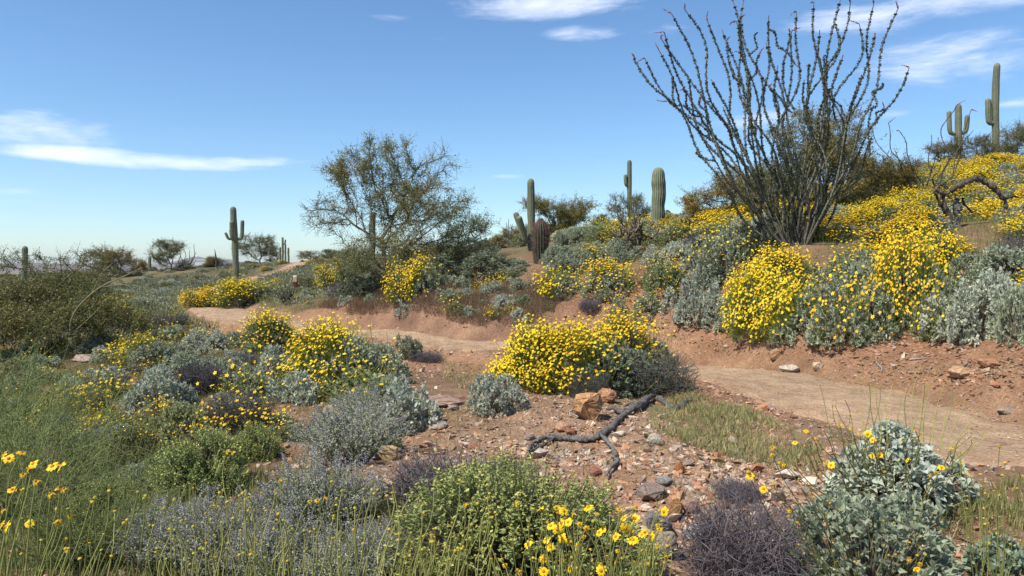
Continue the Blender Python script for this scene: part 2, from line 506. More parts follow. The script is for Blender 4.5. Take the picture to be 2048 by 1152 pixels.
ground = tag(link(bpy.data.objects.new('ground', g.mesh('ground', M_SOIL))), 'stony red-brown desert slope rising to the right', kind='structure')

# path sheet
nt = np.gradient(PATH, axis=0); nt = nrm(nt); nr = np.stack([nt[:, 1], -nt[:, 0]], 1)
s_fine = np.linspace(0, len(PATH) - 1, 650)
ci = np.stack([np.interp(s_fine, np.arange(len(PATH)), PATH[:, i]) for i in (0, 1)], 1)
ni = nrm(np.stack([np.interp(s_fine, np.arange(len(PATH)), nr[:, i]) for i in (0, 1)], 1))
wi = np.interp(s_fine, np.arange(len(PATH)), PW)
tt = np.linspace(-1.15, 1.15, 29)
PXY = ci[:, None] + ni[:, None] * (tt[None, :, None] * wi[:, None, None])
px_, py_ = PXY[..., 0], PXY[..., 1]
pz_ = H0(px_, py_) - .02 + .035 * fbm(px_, py_, 1.3, 3) + .018 * fbm(px_ + 9, py_, 5.0, 2) - .10 * np.clip((np.abs(tt)[None] - .72 + .35 * fbm(px_, py_, .9, 3)) / .45, 0, 1)
idx = np.arange(px_.size).reshape(px_.shape)
A, B, C_, D = idx[:-1, :-1], idx[1:, :-1], idx[1:, 1:], idx[:-1, 1:]
PF = np.concatenate([np.stack([A, C_, B], -1).reshape(-1, 3), np.stack([A, D, C_], -1).reshape(-1, 3)])
pn = fbm(px_, py_, .8, 4).ravel()[:, None]
edge = np.clip((np.abs(tt)[None] - .45) / .6 + fbm(px_, py_, 1.7, 3) * .7, 0, 1).ravel()[:, None]
PC = (np.array([.50, .355, .23])[None] * (1 + .25 * pn)) * (1 - edge) + np.array([.42, .27, .165])[None] * edge
g = Geo(); g.add(np.stack([px_, py_, pz_], -1).reshape(-1, 3), PF, PC)
tag(link(bpy.data.objects.new('path', g.mesh('path', M_PATH))), 'trodden tan dirt trail winding across the slope', kind='structure')

# far plain, mountains
g = Geo()
rr = np.array([95, 300, 900, 3000, 7000, 11000.0]); aa = np.linspace(0, 2 * math.pi, 64, endpoint=False)
V = np.stack([rr[:, None] * np.cos(aa)[None], rr[:, None] * np.sin(aa)[None] + 20, np.full((6, 64), -24.0)], -1)
idx = np.arange(6 * 64).reshape(6, 64); A = idx[:-1]; B = idx[1:]; A2 = np.roll(A, -1, 1); B2 = np.roll(B, -1, 1)
g.add(V.reshape(-1, 3), np.concatenate([np.stack([A, B, B2], -1).reshape(-1, 3), np.stack([A, B2, A2], -1).reshape(-1, 3)]), (.25, .21, .15))
tag(link(bpy.data.objects.new('desert_plain', g.mesh('desert_plain', M_SOIL))), 'flat hazy valley floor beyond the ridge', kind='structure')

def ridge_mesh(profile, depth, thick, colr, name, label, seed):
    xs = np.linspace(profile[0][0], profile[-1][0], 120)
    ys = np.interp(xs, [p[0] for p in profile], [p[1] for p in profile])
    gg = np.random.default_rng(seed)
    ys = ys + vnoise(xs * .12, xs * 0 + seed) * 3.0 * (535 - ys) / 25 * 1.0
    rows = 14
    V = []
    for r in range(rows):
        t = r / (rows - 1)                  # 0 front foot .. 0.6 crest .. 1 back foot
        k = t / .6 if t < .6 else (1 - t) / .4
        for x, y in zip(xs, ys):
            p = at(x, y, depth)
            hgt = max(p[2] + 24, 0)
            q = k ** 1.25 * (1 + .35 * vnoise(np.array([x * .18 + 3]), np.array([t * 7.0 + seed]))[0] * (1 - k))
            V.append([p[0], depth + (t - .6) * thick, -25 + (hgt + 1) * q])
    V = np.array(V); idx = np.arange(len(V)).reshape(rows, 120)
    A, B, C_, D = idx[:-1, :-1], idx[1:, :-1], idx[1:, 1:], idx[:-1, 1:]
    gg = Geo(); gg.add(V, np.concatenate([np.stack([A, D, C_], -1).reshape(-1, 3), np.stack([A, C_, B], -1).reshape(-1, 3)]), colr)
    tag(link(bpy.data.objects.new(name, gg.mesh(name, M_SOIL, True))), label, kind='structure')
ridge_mesh([(-500, 530), (-200, 526), (0, 528), (60, 524), (130, 527), (200, 526), (290, 528), (340, 527), (372, 521), (394, 511), (410, 515), (430, 518), (455, 517), (490, 524), (540, 527), (700, 529), (900, 531)],
           6500, 2200, (.25, .19, .16), 'distant_mountain', 'low pale mountain range on the far horizon', 5)

# ================================================================== PLANT MESHES
def lumps(gen, n=7):
    d = nrm(gen.normal(size=(n, 3))); d[:, 2] = np.abs(d[:, 2]); a = gen.uniform(-.12, .16, n)
    return lambda v: 1 + sum(a[i] * np.exp(-((1 - v @ d[i]) / .22)) for i in range(n))

class Lumpy:
    """outline of a bush: a handful of overlapping domes of different size"""
    def __init__(s, gen, Wd, Hh, k=8):
        a = gen.uniform(0, 6.28) + np.arange(k) * 2 * math.pi / k + gen.normal(size=k) * .35
        r = Wd / 2 * gen.uniform(.24, .58, k); r[0] = Wd / 2 * .55
        off = (Wd / 2 - r) * gen.uniform(.7, 1.25, k); off[0] *= .6
        s.c = np.stack([np.cos(a) * off, np.sin(a) * off, gen.uniform(0, .12, k) * Hh], 1)
        s.r = np.stack([r, r * gen.uniform(.8, 1.2, k), Hh * gen.uniform(.38, .9, k)], 1); s.r[0, 2] = Hh * .95
        s.w = r ** 2 / (r ** 2).sum()
    def sample(s, gen, n, lo=.8, hi=1.03, zmin=-.1):
        m = n * 4; i = gen.choice(len(s.w), m, p=s.w); v = nrm(gen.normal(size=(m, 3)))
        f = lo + (hi - lo) * gen.random((m, 1)) ** .6
        p = s.c[i] + v * s.r[i] * f
        inside = np.zeros(m, int)
        for j in range(len(s.w)): inside += (((p - s.c[j]) / s.r[j]) ** 2).sum(1) < .62
        ok = (p[:, 2] > 0) & (v[:, 2] > zmin) & (inside == 0)
        p, v, i = p[ok][:n], v[ok][:n], i[ok][:n]
        p[:, 2] += .03
        return p, nrm(v / s.r[i])

def dome_points(gen, n, R, Hh, lum, lo=.72, hi=1.04, zmin=-.05):
    if isinstance(lum, Lumpy): return lum.sample(gen, n, lo, hi)
    v = gen.normal(size=(int(n * 2.6), 3)); v = nrm(v); v = v[v[:, 2] > zmin][:n]
    f = lum(v) * (lo + (hi - lo) * gen.random(len(v)) ** .6)
    p = v * f[:, None] * np.array([R, R, Hh]); p[:, 2] += .04
    return p, nrm(v * np.array([1 / R, 1 / R, 1 / Hh]))

def silver_bush(seed, Wd, Hh, tips, per, ll, col=(.27, .315, .25), var=.22, template=LEAF, wide=.52, tight=.75):
    gen = np.random.default_rng(seed); lum = Lumpy(gen, Wd, Hh)
    p, nr_ = dome_points(gen, tips, Wd / 2, Hh, lum, .78)
    k = len(p)
    axis = nrm(nr_ + np.array([0, 0, .45]) + gen.normal(size=(k, 3)) * .25)
    P_ = np.repeat(p, per, 0); A_ = np.repeat(axis, per, 0)
    off = gen.normal(size=(k * per, 3))
    d = nrm(A_ * tight + off * .62)
    L = ll * gen.uniform(.6, 1.25, k * per)
    P_ = P_ - A_ * (gen.random((k * per, 1)) * ll * 1.1)
    tipc = np.repeat(1 + gen.normal(size=(k, 1)) * .10, per, 0)
    C = np.array(col)[None] * tipc * (1 + gen.normal(size=(k * per, 1)) * var * .6)
    C = C * (1 + gen.normal(size=(k * per, 3)) * .03)
    geo = Geo()
    fr = frames(d, gen, roll=None)
    scatter(geo, template, P_, fr, np.stack([L * wide, L, L * .8], 1), C)
    # woody stems from the root out to the leaf tufts
    sel = gen.choice(k, min(k, max(18, k // 5)), replace=False)
    e = p[sel]; s0 = e * np.array([.06, .06, 0]); mid = s0 * .5 + e * .5; mid[:, 2] *= .75
    st = Geo()
    add_tubes(st, np.stack([s0, mid, e], 1), np.array([.008, .006, .003]) * (Wd ** .5), 3, np.array([.24, .20, .155]) * (1 + gen.normal(size=(len(sel), 1)) * .15))
    return geo.mesh('foliage', M_LEAF), st.mesh('stems', M_TWIG), lum

def flower_cap(seed, Wd, Hh, n, lum, stalk=(.10, .36), size=.02, bias=(-.75, -.25, .55), sharp=1.0, buds=.15, stalkn=None):
    """stalks and daisies standing out of the dome, thickest on the side the bias points to"""
    gen = np.random.default_rng(seed)
    p0, v = lum.sample(gen, n * 5, .9, .98)
    b = np.array(bias); wgt = np.exp(sharp * (v @ b) + sharp * 1.6 * ((p0 / np.array([Wd / 2, Wd / 2, Hh])) @ b))
    wgt = wgt * np.exp(5.0 * vnoise(p0[:, 0] * 5 + seed, p0[:, 1] * 5 + p0[:, 2] * 4))
    sel = gen.choice(len(v), min(n, len(v)), replace=False, p=wgt / wgt.sum()); v = v[sel]; p0 = p0[sel]
    k = len(v)
    d = nrm(v * np.array([1.05, 1.05, .45]) + np.array([-.15, 0, .8]) + gen.normal(size=(k, 3)) * .24)
    Ls = gen.uniform(*stalk, k)[:, None]
    e = p0 + d * Ls
    mid = p0 + (v * .35 + d * .65) * Ls * .5
    st = Geo()
    add_tubes(st, np.stack([p0 - d * .05, mid, e], 1), np.array([.0028, .0024, .002]) * 1.25, 3, np.array([.21, .25, .045]) * (1 + gen.normal(size=(k, 1)) * .18))
    fl = Geo()
    up = nrm(d * .55 + np.array([-.25, -.45, .6]) + gen.normal(size=(k, 3)) * .32)
    isb = gen.random(k) < buds
    s_ = size * gen.uniform(.75, 1.2, k) * np.where(isb, .55, 1)
    fr = frames(np.cross(up, gen.normal(size=(k, 3))), gen, roll=None)
    x = nrm(np.cross(up, gen.normal(size=(k, 3)))); y = np.cross(up, x); fr = np.stack([x, y, up], -1)
    tone = 1 + gen.normal(size=(k, 1, 1)) * .12
    C = np.where(STAR[2][None, :, None] == 1, YELC[None, None], YEL[None, None]) * tone
    C[isb] = C[isb] * np.where(gen.random((isb.sum(), 1, 1)) < .5, np.array([.62, .62, 1.2]), np.array([.68, .48, 1.0]))
    scatter(fl, STAR[:2], e, fr, s_, C)
    return st.mesh('flower_stalks', M_STEM), fl.mesh('flowers', M_PETAL)

def twig_bush(seed, Wd, Hh, n, r=.0026, col=(.125, .105, .115), up=.5, tangle=.4):
    gen = np.random.default_rng(seed)
    a = gen.uniform(0, 2 * math.pi, n); rad = np.sqrt(gen.random(n)) * Wd * .36
    p0 = np.stack([np.cos(a) * rad, np.sin(a) * rad, gen.random(n) ** 1.5 * Hh * .55], 1)
    out = np.stack([np.cos(a), np.sin(a), np.full(n, up)], 1) + gen.normal(size=(n, 3)) * .75
    d = nrm(out); L = Wd * gen.uniform(.12, .34, n)
    pts = [p0]
    for i in range(4):
        d = nrm(d + gen.normal(size=(n, 3)) * tangle); pts.append(pts[-1] + d * (L / 4)[:, None])
    Pp = np.stack(pts, 1)
    sc = np.sqrt((Pp[..., 0] / (Wd * .52)) ** 2 + (Pp[..., 1] / (Wd * .52)) ** 2 + (Pp[..., 2] / Hh) ** 2)
    f = np.where(sc > 1, 1 / np.maximum(sc, 1e-3) ** .8, 1)
    Pp = Pp * f[..., None]; Pp[..., 2] = np.maximum(Pp[..., 2], -.02)
    geo = Geo()
    add_tubes(geo, Pp, r * np.array([1.3, 1.15, 1.0, .8, .5]), 3, np.array(col) * (1 + gen.normal(size=(n, 1)) * .22))
    return geo

def bursage(seed, Wd, Hh, tips, col=(.32, .37, .13), tipcol=(.58, .58, .15), ll=.020, per=16):
    """green bush of short upright shoots, the ends paler and yellowish"""
    gen = np.random.default_rng(seed); lum = Lumpy(gen, Wd, Hh)
    p, nr_ = dome_points(gen, tips, Wd / 2, Hh, lum, .7, 1.05)
    k = len(p); ax = nrm(nr_ * .55 + np.array([0, 0, .9]) + gen.normal(size=(k, 3)) * .28)
    t = np.tile(np.linspace(-.9, 1.0, per), k)[:, None]
    sl = np.repeat(gen.uniform(.05, .10, k), per)[:, None]
    P_ = np.repeat(p, per, 0) + np.repeat(ax, per, 0) * t * sl
    d = nrm(np.repeat(ax, per, 0) * .6 + gen.normal(size=(k * per, 3)) * .7)
    L = ll * gen.uniform(.6, 1.3, k * per) * (1.1 - .35 * t[:, 0])
    mixf = np.clip((t - .25) / .6, 0, 1) * np.repeat(gen.random(k) < .6, per)[:, None]
    C = np.array(col) * (1 - mixf) + np.array(tipcol) * mixf
    C = C * (1 + gen.normal(size=(k * per, 1)) * .2)
    geo = Geo(); scatter(geo, LEAF, P_, frames(d, gen), np.stack([L * .6, L, L], 1), C)
    st = Geo(); add_tubes(st, np.stack([p * np.array([.15, .15, .0]), p * np.array([.6, .6, .5]), p + ax * .07], 1), np.array([.004, .003, .0015]), 3, (.13, .12, .07))
    return geo.mesh('foliage', M_FINE), st.mesh('stems', M_TWIG), lum

def lavender(seed, Wd, Hh, stems, leafc=(.38, .42, .26), flc=(.46, .42, .42)):
    gen = np.random.default_rng(seed)
    a = gen.uniform(0, 2 * math.pi, stems); r0 = np.sqrt(gen.random(stems)) * Wd * .22
    p0 = np.stack([np.cos(a) * r0, np.sin(a) * r0, np.zeros(stems)], 1)
    a2 = a + gen.normal(size=stems) * .5; re = np.sqrt(gen.random(stems)) * Wd * .5
    hz = Hh * gen.uniform(.55, 1.05, stems) * (1 - .45 * (re / (Wd * .5)) ** 2)
    e = np.stack([np.cos(a2) * re, np.sin(a2) * re, hz], 1)
    mid = p0 * .45 + e * .55 + np.array([0, 0, .06]) + gen.normal(size=(stems, 3)) * .03
    st = Geo(); add_tubes(st, np.stack([p0, mid, e], 1), np.array([.0055, .004, .0022]), 3, np.array([.22, .2, .17]) * (1 + gen.normal(size=(stems, 1)) * .15))
    per = 26
    t = np.tile(np.linspace(.25, .9, per), stems)[:, None]; rep = lambda q: np.repeat(q, per, 0)
    P_ = rep(p0) * (1 - t) ** 2 + 2 * rep(mid) * t * (1 - t) + rep(e) * t * t + gen.normal(size=(stems * per, 3)) * .02
    d = nrm(gen.normal(size=(stems * per, 3)) + np.array([0, 0, .55])); L = gen.uniform(.018, .042, stems * per) * (1.2 - .55 * t[:, 0])
    lf = Geo(); scatter(lf, LEAF, P_, frames(d, gen), np.stack([L * .42, L, L], 1), np.array(leafc) * (1 + gen.normal(size=(stems * per, 1)) * .18))
    per = 44; ax = nrm(e - mid)
    t = gen.random(stems * per)[:, None]; whorl = np.round(t * 7) / 7
    P_ = np.repeat(e, per, 0) - np.repeat(ax, per, 0) * (whorl * .11 - .015) + gen.normal(size=(stems * per, 3)) * .006
    d = nrm(gen.normal(size=(stems * per, 3)) + np.repeat(ax, per, 0) * .4); L = gen.uniform(.006, .013, stems * per)
    mx = gen.random((stems * per, 1)) ** .7
    fl = Geo(); scatter(fl, LEAF, P_, frames(d, gen), np.stack([L * .7, L, L], 1), (np.array(flc) * mx + np.array([.26, .26, .25]) * (1 - mx)) * (1 + gen.normal(size=(stems * per, 1)) * .15))
    return lf.mesh('foliage', M_LEAF), st.mesh('stems', M_TWIG), fl.mesh('flower_spikes', M_FINE)

def broom(seed, stems, Wd, Hh, col=(.13, .15, .045), r=.0035, sub=5, lean=(0, 0, 0), leaf=0, leafc=(.13, .15, .04)):
    """sheaf of thin green arching stems with side shoots"""
    gen = np.random.default_rng(seed)
    a = gen.uniform(0, 2 * math.pi, stems); r0 = np.sqrt(gen.random(stems)) * Wd * .18
    p = np.stack([np.cos(a) * r0, np.sin(a) * r0, np.zeros(stems)], 1)
    d = nrm(np.stack([np.cos(a), np.sin(a), np.full(stems, 1.15)], 1) * gen.uniform(.4, 1.2, (stems, 1)) + np.array([0, 0, .7]) + np.array(lean) + gen.normal(size=(stems, 3)) * .2)
    L = gen.uniform(.5, 1.1, stems) * math.hypot(Wd * .4, Hh)
    pts = [p]; dirs = [d]
    for i in range(7):
        d = nrm(d + gen.normal(size=(stems, 3)) * .16 + np.array([0, 0, -.05])); pts.append(pts[-1] + d * (L / 7)[:, None]); dirs.append(d)
    Pp = np.stack(pts, 1)
    geo = Geo(); cc = np.array(col) * (1 + gen.normal(size=(stems, 1)) * .18)
    add_tubes(geo, Pp, r * np.array([2.2, 1.9, 1.6, 1.35, 1.1, .9, .7, .5]), 4, cc)
    k = stems * sub
    si = np.repeat(np.arange(stems), sub); ti = gen.integers(2, 7, k)
    q = Pp[si, ti]; dd = nrm(np.stack(dirs, 1)[si, ti] + gen.normal(size=(k, 3)) * .65); LL = L[si] * gen.uniform(.12, .38, k)
    pts = [q]
    for i in range(4):
        dd = nrm(dd + gen.normal(size=(k, 3)) * .22); pts.append(pts[-1] + dd * (LL / 4)[:, None])
    Q = np.stack(pts, 1)
    add_tubes(geo, Q, r * np.array([.8, .7, .6, .5, .35]), 3, np.array(col) * 1.15 * (1 + gen.normal(size=(k, 1)) * .2))
    lf = None
    if leaf:
        lf = Geo(); m = k * leaf
        ii = np.repeat(np.arange(k), leaf); jj = gen.integers(0, 4, m); f = gen.random((m, 1))
        pp_ = Q[ii, jj] * (1 - f) + Q[ii, jj + 1] * f + gen.normal(size=(m, 3)) * .008
        Lf = gen.uniform(.008, .02, m)
        scatter(lf, LEAF, pp_, frames(gen.normal(size=(m, 3)) + np.array([0, 0, .4]), gen), np.stack([Lf * .5, Lf, Lf], 1), np.array(leafc) * (1 + gen.normal(size=(m, 1)) * .22))
    return geo, lf

def colonize(attr, root, step, kill, infl, start=None, iters=220, seed=1, gravity=0.0, wob=.12):
    gen = np.random.default_rng(seed)
    nodes = [np.array(root, float)]; par = [-1]
    for s_ in (start or []):
        q = np.array(s_, float); last = len(nodes) - 1
        m = max(1, int(np.linalg.norm(q - nodes[last]) / step)); b = nodes[last]
        for i in range(1, m + 1):
            nodes.append(b + (q - b) * i / m + gen.normal(size=3) * step * .08); par.append(len(nodes) - 2)
    attr = np.array(attr); alive = np.ones(len(attr), bool)
    nd = np.full(len(attr), 1e9); ni_ = np.zeros(len(attr), int); done = 0
    for it in range(iters):
        N = np.array(nodes[done:])
        if len(N):
            D = np.sqrt(((attr[:, None] - N[None]) ** 2).sum(-1)); j = D.argmin(1); dm = D[np.arange(len(attr)), j]
            up = dm < nd; nd[up] = dm[up]; ni_[up] = j[up] + done
        done = len(nodes)
        alive &= nd > kill
        act = alive & (nd < infl)
        if not act.any():
            if not alive.any() or it > 60: break
            infl *= 1.5; continue
        new = 0
        for q in np.unique(ni_[act]):
            s_ = act & (ni_ == q)
            v = nrm(attr[s_] - nodes[q]).mean(0) + gen.normal(size=3) * wob + np.array([0, 0, -gravity])
            l = np.linalg.norm(v)
            if l < 1e-3: continue
            c = nodes[q] + v / l * step
            nodes.append(c); par.append(int(q)); new += 1
        if len(nodes) > 6000: break
    nodes = np.array(nodes); par = np.array(par)
    return nodes, par

def skeleton_geo(nodes, par, tip, gam, rmax, barkc, gen, geo, twigc):
    n = len(nodes); rp = np.zeros(n)
    kids = np.bincount(par[1:], minlength=n)
    for i in range(n - 1, 0, -1):
        if rp[i] == 0: rp[i] = tip ** gam
        rp[par[i]] += rp[i]
    R = np.minimum(rp ** (1 / gam), rmax)
    i = np.arange(1, n); p = par[i]
    pp = np.where(par[p] >= 0, par[p], p)
    ext = nodes[p] - (nodes[i] - nodes[p]) * .15
    Pt = np.stack([ext, (nodes[p] + nodes[i]) / 2, nodes[i]], 1)
    Rp = np.minimum(R[p], R[i] * 1.6)
    Rr = np.stack([Rp, (Rp + R[i]) / 2, R[i]], 1)
    f = np.clip((R[i] - tip * 1.5) / (tip * 6), 0, 1)[:, None]
    C = np.array(twigc) * (1 - f) + np.array(barkc) * f
    C = C * (1 + gen.normal(size=(n - 1, 1)) * .08)
    big = R[i] > tip * 3
    if big.any(): add_tubes(geo, Pt[big], Rr[big], 7, C[big])
    if (~big).any(): add_tubes(geo, Pt[~big], Rr[~big], 3, C[~big])
    return R, kids

def tree(name, lobes, root, start, seed, nat, step, kill, infl, tip, rmax, leafn, leafl, barkc, leafc, twigl, ntw=2, gam=2.3, gravity=0.0, leafc2=None, clump=3.0):
    """lobes: (x, y, z, rx, ry, rz) ellipsoids of the crown, metres from the tree's foot; returns trunk and crown meshes"""
    gen = np.random.default_rng(seed)
    lob = np.array(lobes, float); vol = lob[:, 3] * lob[:, 4] * lob[:, 5]; vol = vol ** .8
    ch = gen.choice(len(lob), nat, p=vol / vol.sum())
    v = nrm(gen.normal(size=(nat, 3))) * (gen.random((nat, 1)) ** (1 / 2.2))
    attr = lob[ch, :3] + v * lob[ch, 3:]
    attr = attr[attr[:, 2] > .15]
    nodes, par = colonize(attr, root, step, kill, infl, start, seed=seed, gravity=gravity)
    tg = Geo(); R, kids = skeleton_geo(nodes, par, tip, gam, rmax, barkc, gen, tg, np.array(barkc) * .85)
    thin = np.where(R < tip * 2.2)[0]; thin = thin[par[thin] >= 0]
    k = len(thin) * ntw
    q = np.repeat(thin, ntw); d0 = nrm(nodes[q] - nodes[par[q]])
    d = nrm(d0 * .7 + gen.normal(size=(k, 3)) * .6 + np.array([0, 0, .12])); L = twigl * gen.uniform(.5, 1.3, k)
    p0 = nodes[q] + (nodes[par[q]] - nodes[q]) * gen.random((k, 1))
    d2 = nrm(d + gen.normal(size=(k, 3)) * .35)
    p1 = p0 + d * (L * .5)[:, None]; p2 = p1 + d2 * (L * .5)[:, None]
    cg = Geo()
    p1 = (p0 + p2) / 2
    add_tubes(cg, np.stack([p0, p2], 1), tip * np.array([.6, .38]), 3, np.array(barkc) * .9 * (1 + gen.normal(size=(k, 1)) * .15))
    if leafn:
        w_ = np.exp(clump * (vnoise(p1[:, 0] * 1.6 + seed, p1[:, 2] * 1.6 + p1[:, 1] * .7)))
        ii = gen.choice(k, leafn, p=w_ / w_.sum()); f = gen.random((leafn, 1))
        pos = np.where(f < .5, p0[ii] + (p1[ii] - p0[ii]) * f * 2, p1[ii] + (p2[ii] - p1[ii]) * (f * 2 - 1)) + gen.normal(size=(leafn, 3)) * leafl * .8
        Lf = leafl * gen.uniform(.5, 1.4, leafn)
        C = np.array(leafc)[None] * (1 + gen.normal(size=(leafn, 1)) * .2)
        if leafc2 is not None:
            t = np.clip(.5 + 2.2 * vnoise(pos[:, 0] * .9 + 5, pos[:, 2] * .9 + seed), 0, 1)[:, None]
            C = C * (1 - t) + np.array(leafc2) * t * (1 + gen.normal(size=(leafn, 1)) * .2)
        scatter(cg, LEAF, pos, frames(gen.normal(size=(leafn, 3)), gen), np.stack([Lf * .45, Lf, Lf], 1), C)
    return tg.mesh('trunk', M_BARK), cg.mesh('crown', M_FINE)

# ------------------------------------------------------------------ cacti
def ribbed(path, radii, ribs, depth=.13, colr=(.115, .14, .075), crest=(.36, .335, .24), basec=None, seed=0, band=.2):
    path = np.asarray(path, float); radii = np.asarray(radii, float)
    n = len(path); s_ = ribs * 4
    T = nrm(np.gradient(path, axis=0))
    ref = np.array([0, 1, 0.]) if abs(T[0, 1]) < .8 else np.array([1, 0, 0.])
    N1 = nrm(np.cross(T, ref)); N2 = np.cross(T, N1)
    a = np.arange(s_) * 2 * math.pi / s_
    ph = np.abs(np.sin(ribs * a / 2.0))                   # 0 valley .. 1 crest
    prof = 1 - depth + depth * ph ** .8
    V = path[:, None] + (radii[:, None] * prof[None])[..., None] * (np.cos(a)[None, :, None] * N1[:, None] + np.sin(a)[None, :, None] * N2[:, None])
    cr = (ph > .9).astype(float)[None, :, None]
    gen = np.random.default_rng(seed)
    rowv = 1 + band * np.interp(np.arange(n), np.arange(0, n + 4, 4), gen.uniform(-1, 1, len(np.arange(0, n + 4, 4))))[:, None, None]
    C = (np.array(colr) * (1 - .75 * cr) + np.array(crest) * .75 * cr) * rowv
    if basec is not None:
        t = np.linspace(0, 1, n)[:, None, None]; f = np.clip(1 - t / .3, 0, 1) ** 1.3
        C = C * (1 - f) + np.array(basec) * f * (1 + .1 * gen.normal(size=(n, s_, 1)))
    idx = np.arange(n * s_).reshape(n, s_); A = idx[:-1]; B = idx[1:]; A2 = np.roll(A, -1, 1); B2 = np.roll(B, -1, 1)
    Fc = np.concatenate([np.stack([A, A2, B2], -1).reshape(-1, 3), np.stack([A, B2, B], -1).reshape(-1, 3)])
    g = Geo(); g.add(V.reshape(-1, 3), Fc, np.broadcast_to(C, V.shape).reshape(-1, 3)); return g

def column(h, r, n=30, wob=.03, seed=0, lean=(0, 0), bulge=.08):
    gen = np.random.default_rng(seed)
    z = np.concatenate([np.linspace(-.08, h - r * 1.3, n), h - r * 1.3 + r * 1.3 * np.sin(np.linspace(.12, 1, 8) * math.pi / 2)])
    t = np.clip(z / h, 0, 1)
    rad = r * (.86 + bulge * np.sin(t * 2.6) + .08 * np.interp(z, np.linspace(0, h, 9), gen.uniform(-1, 1, 9)))
    rad[n:] = rad[n - 1] * np.cos(np.linspace(.12, 1, 8) * math.pi / 2) ** .75
    rad[-1] = r * .02
    x = lean[0] * t + wob * np.interp(z, np.linspace(0, h, 6), np.concatenate([[0], gen.normal(size=5)])) * .4
    y = lean[1] * t
    return np.stack([x, y, z], 1), rad

def arm_path(start, out, rise, r, bend=.35, tipx=0.0, n=16):
    """leave the trunk sideways, curve, and rise"""
    s0 = np.array(start, float); o = np.array(out, float)
    ctrl = [s0, s0 + o * .75 + np.array([0, 0, .02]), s0 + o + np.array([0, 0, bend * np.linalg.norm(o) + .08]), s0 + o * (1 + tipx) + np.array([0, 0, rise])]
    c = catmull(ctrl, n // 2)
    L = np.concatenate([[0], np.cumsum(np.linalg.norm(np.diff(c, axis=0), axis=1))]); T = L[-1]
    q = np.concatenate([np.linspace(0, T - r, n), T - r + r * np.sin(np.linspace(.2, 1, 6) * math.pi / 2)])
    pth = np.stack([np.interp(q, L, c[:, i]) for i in range(3)], 1)
    rad = r * (.78 + .22 * np.minimum(1, q / (T * .45)))
    rad[n:] = rad[n - 1] * np.cos(np.linspace(.2, 1, 6) * math.pi / 2) ** .75; rad[-1] = .01 * r
    return pth, rad

# ================================================================== BRITTLEBUSHES
TONE = {'silver': (.46, .485, .375), 'sage': (.365, .395, .27), 'dark': (.23, .26, .165), 'green': (.29, .32, .155), 'olive': (.25, .235, .115)}
CLASS = {'s': (.55, .30, 300, 8, .040), 'm': (.95, .48, 640, 9, .045), 'l': (1.5, .72, 1350, 9, .050)}
_cache = {}
def bb_mesh(cls, seed, tone):
    key = (cls, seed)
    if key not in _cache:
        Wd, Hh, tips, per, ll = CLASS[cls]
        _cache[key] = silver_bush(seed * 13 + ord(cls), Wd, Hh, tips, per, ll, TONE['silver'])
    return _cache[key]
FN = {'s': (24, 95, 240), 'm': (65, 280, 720), 'l': (130, 520, 1400)}
def bb_flowers(cls, seed, tone, lev, shape):
    key = (cls, seed, 'f', lev, shape)
    if key not in _cache:
        Wd, Hh, *_ = CLASS[cls]; lum = bb_mesh(cls, seed, tone)[2]
        bias = {'l': (-.9, -.45, .6), 't': (-.2, -.5, .9), 'a': (-.3, -.8, .3)}[shape]
        _cache[key] = flower_cap(seed * 7 + lev, Wd, Hh, FN[cls][lev - 1], lum, bias=bias, sharp=2.0, size=.0215, buds=.16)
    return _cache[key]
placed = []
def brittlebush(loc, w, h, tone, lev, label, group=None, seed=None, shape='l', rz=None, name='brittlebush', cat='bush'):
    cls = 's' if w < .72 else ('m' if w < 1.22 else 'l')
    seed = int(rng.integers(0, 4)) if seed is None else seed
    if lev == 3 and cls == 'l': seed %= 2
    elif lev >= 2: seed %= 3
    Wd, Hh = CLASS[cls][:2]
    rz = rng.uniform(-.5, .5) if rz is None else rz
    loc = np.array(loc, float)
    hx = loc[0] + w * .42 * np.array([0, 1, -1, 0, 0, .7, -.7]); hy = loc[1] + w * .42 * np.array([0, 0, 0, 1, -1, -.7, -.7])
    hh = H(hx, hy); loc[2] = .2 * hh[0] + .8 * hh.min() - .02      # the skirt reaches the downhill soil
    o = thing(name, label, cat, loc, rz, (w / Wd, w / Wd * rng.uniform(.8, 1.2), h / Hh), group)
    fo, st, _ = bb_mesh(cls, seed, tone)
    fp = part('foliage', fo, o, 'stuff'); part('stems', st, o, 'stuff')
    fp.color = (*[a / b for a, b in zip(TONE[tone], TONE['silver'])], 1.0)
    if lev:
        a, b = bb_flowers(cls, seed, tone, lev, shape)
        part('flower_stalks', a, o, 'stuff'); part('flowers', b, o, 'stuff')
    placed.append((loc[0], loc[1], w * .5))
    return o
def bb_px(px, py, wpx, hpx, tone, lev, label, group=None, shape='l', name='brittlebush'):
    p = hit(px, py)
    k = p[1] / F
    # the pixel is the near foot of the bush: step half its depth back
    b = at_ground(px, p[1] + wpx * k * .42)
    return brittlebush(b, wpx * k * 1.12, hpx * k * (1.32 if px > 1350 else 1.06), tone, lev, label, group, shape=shape, name=name)

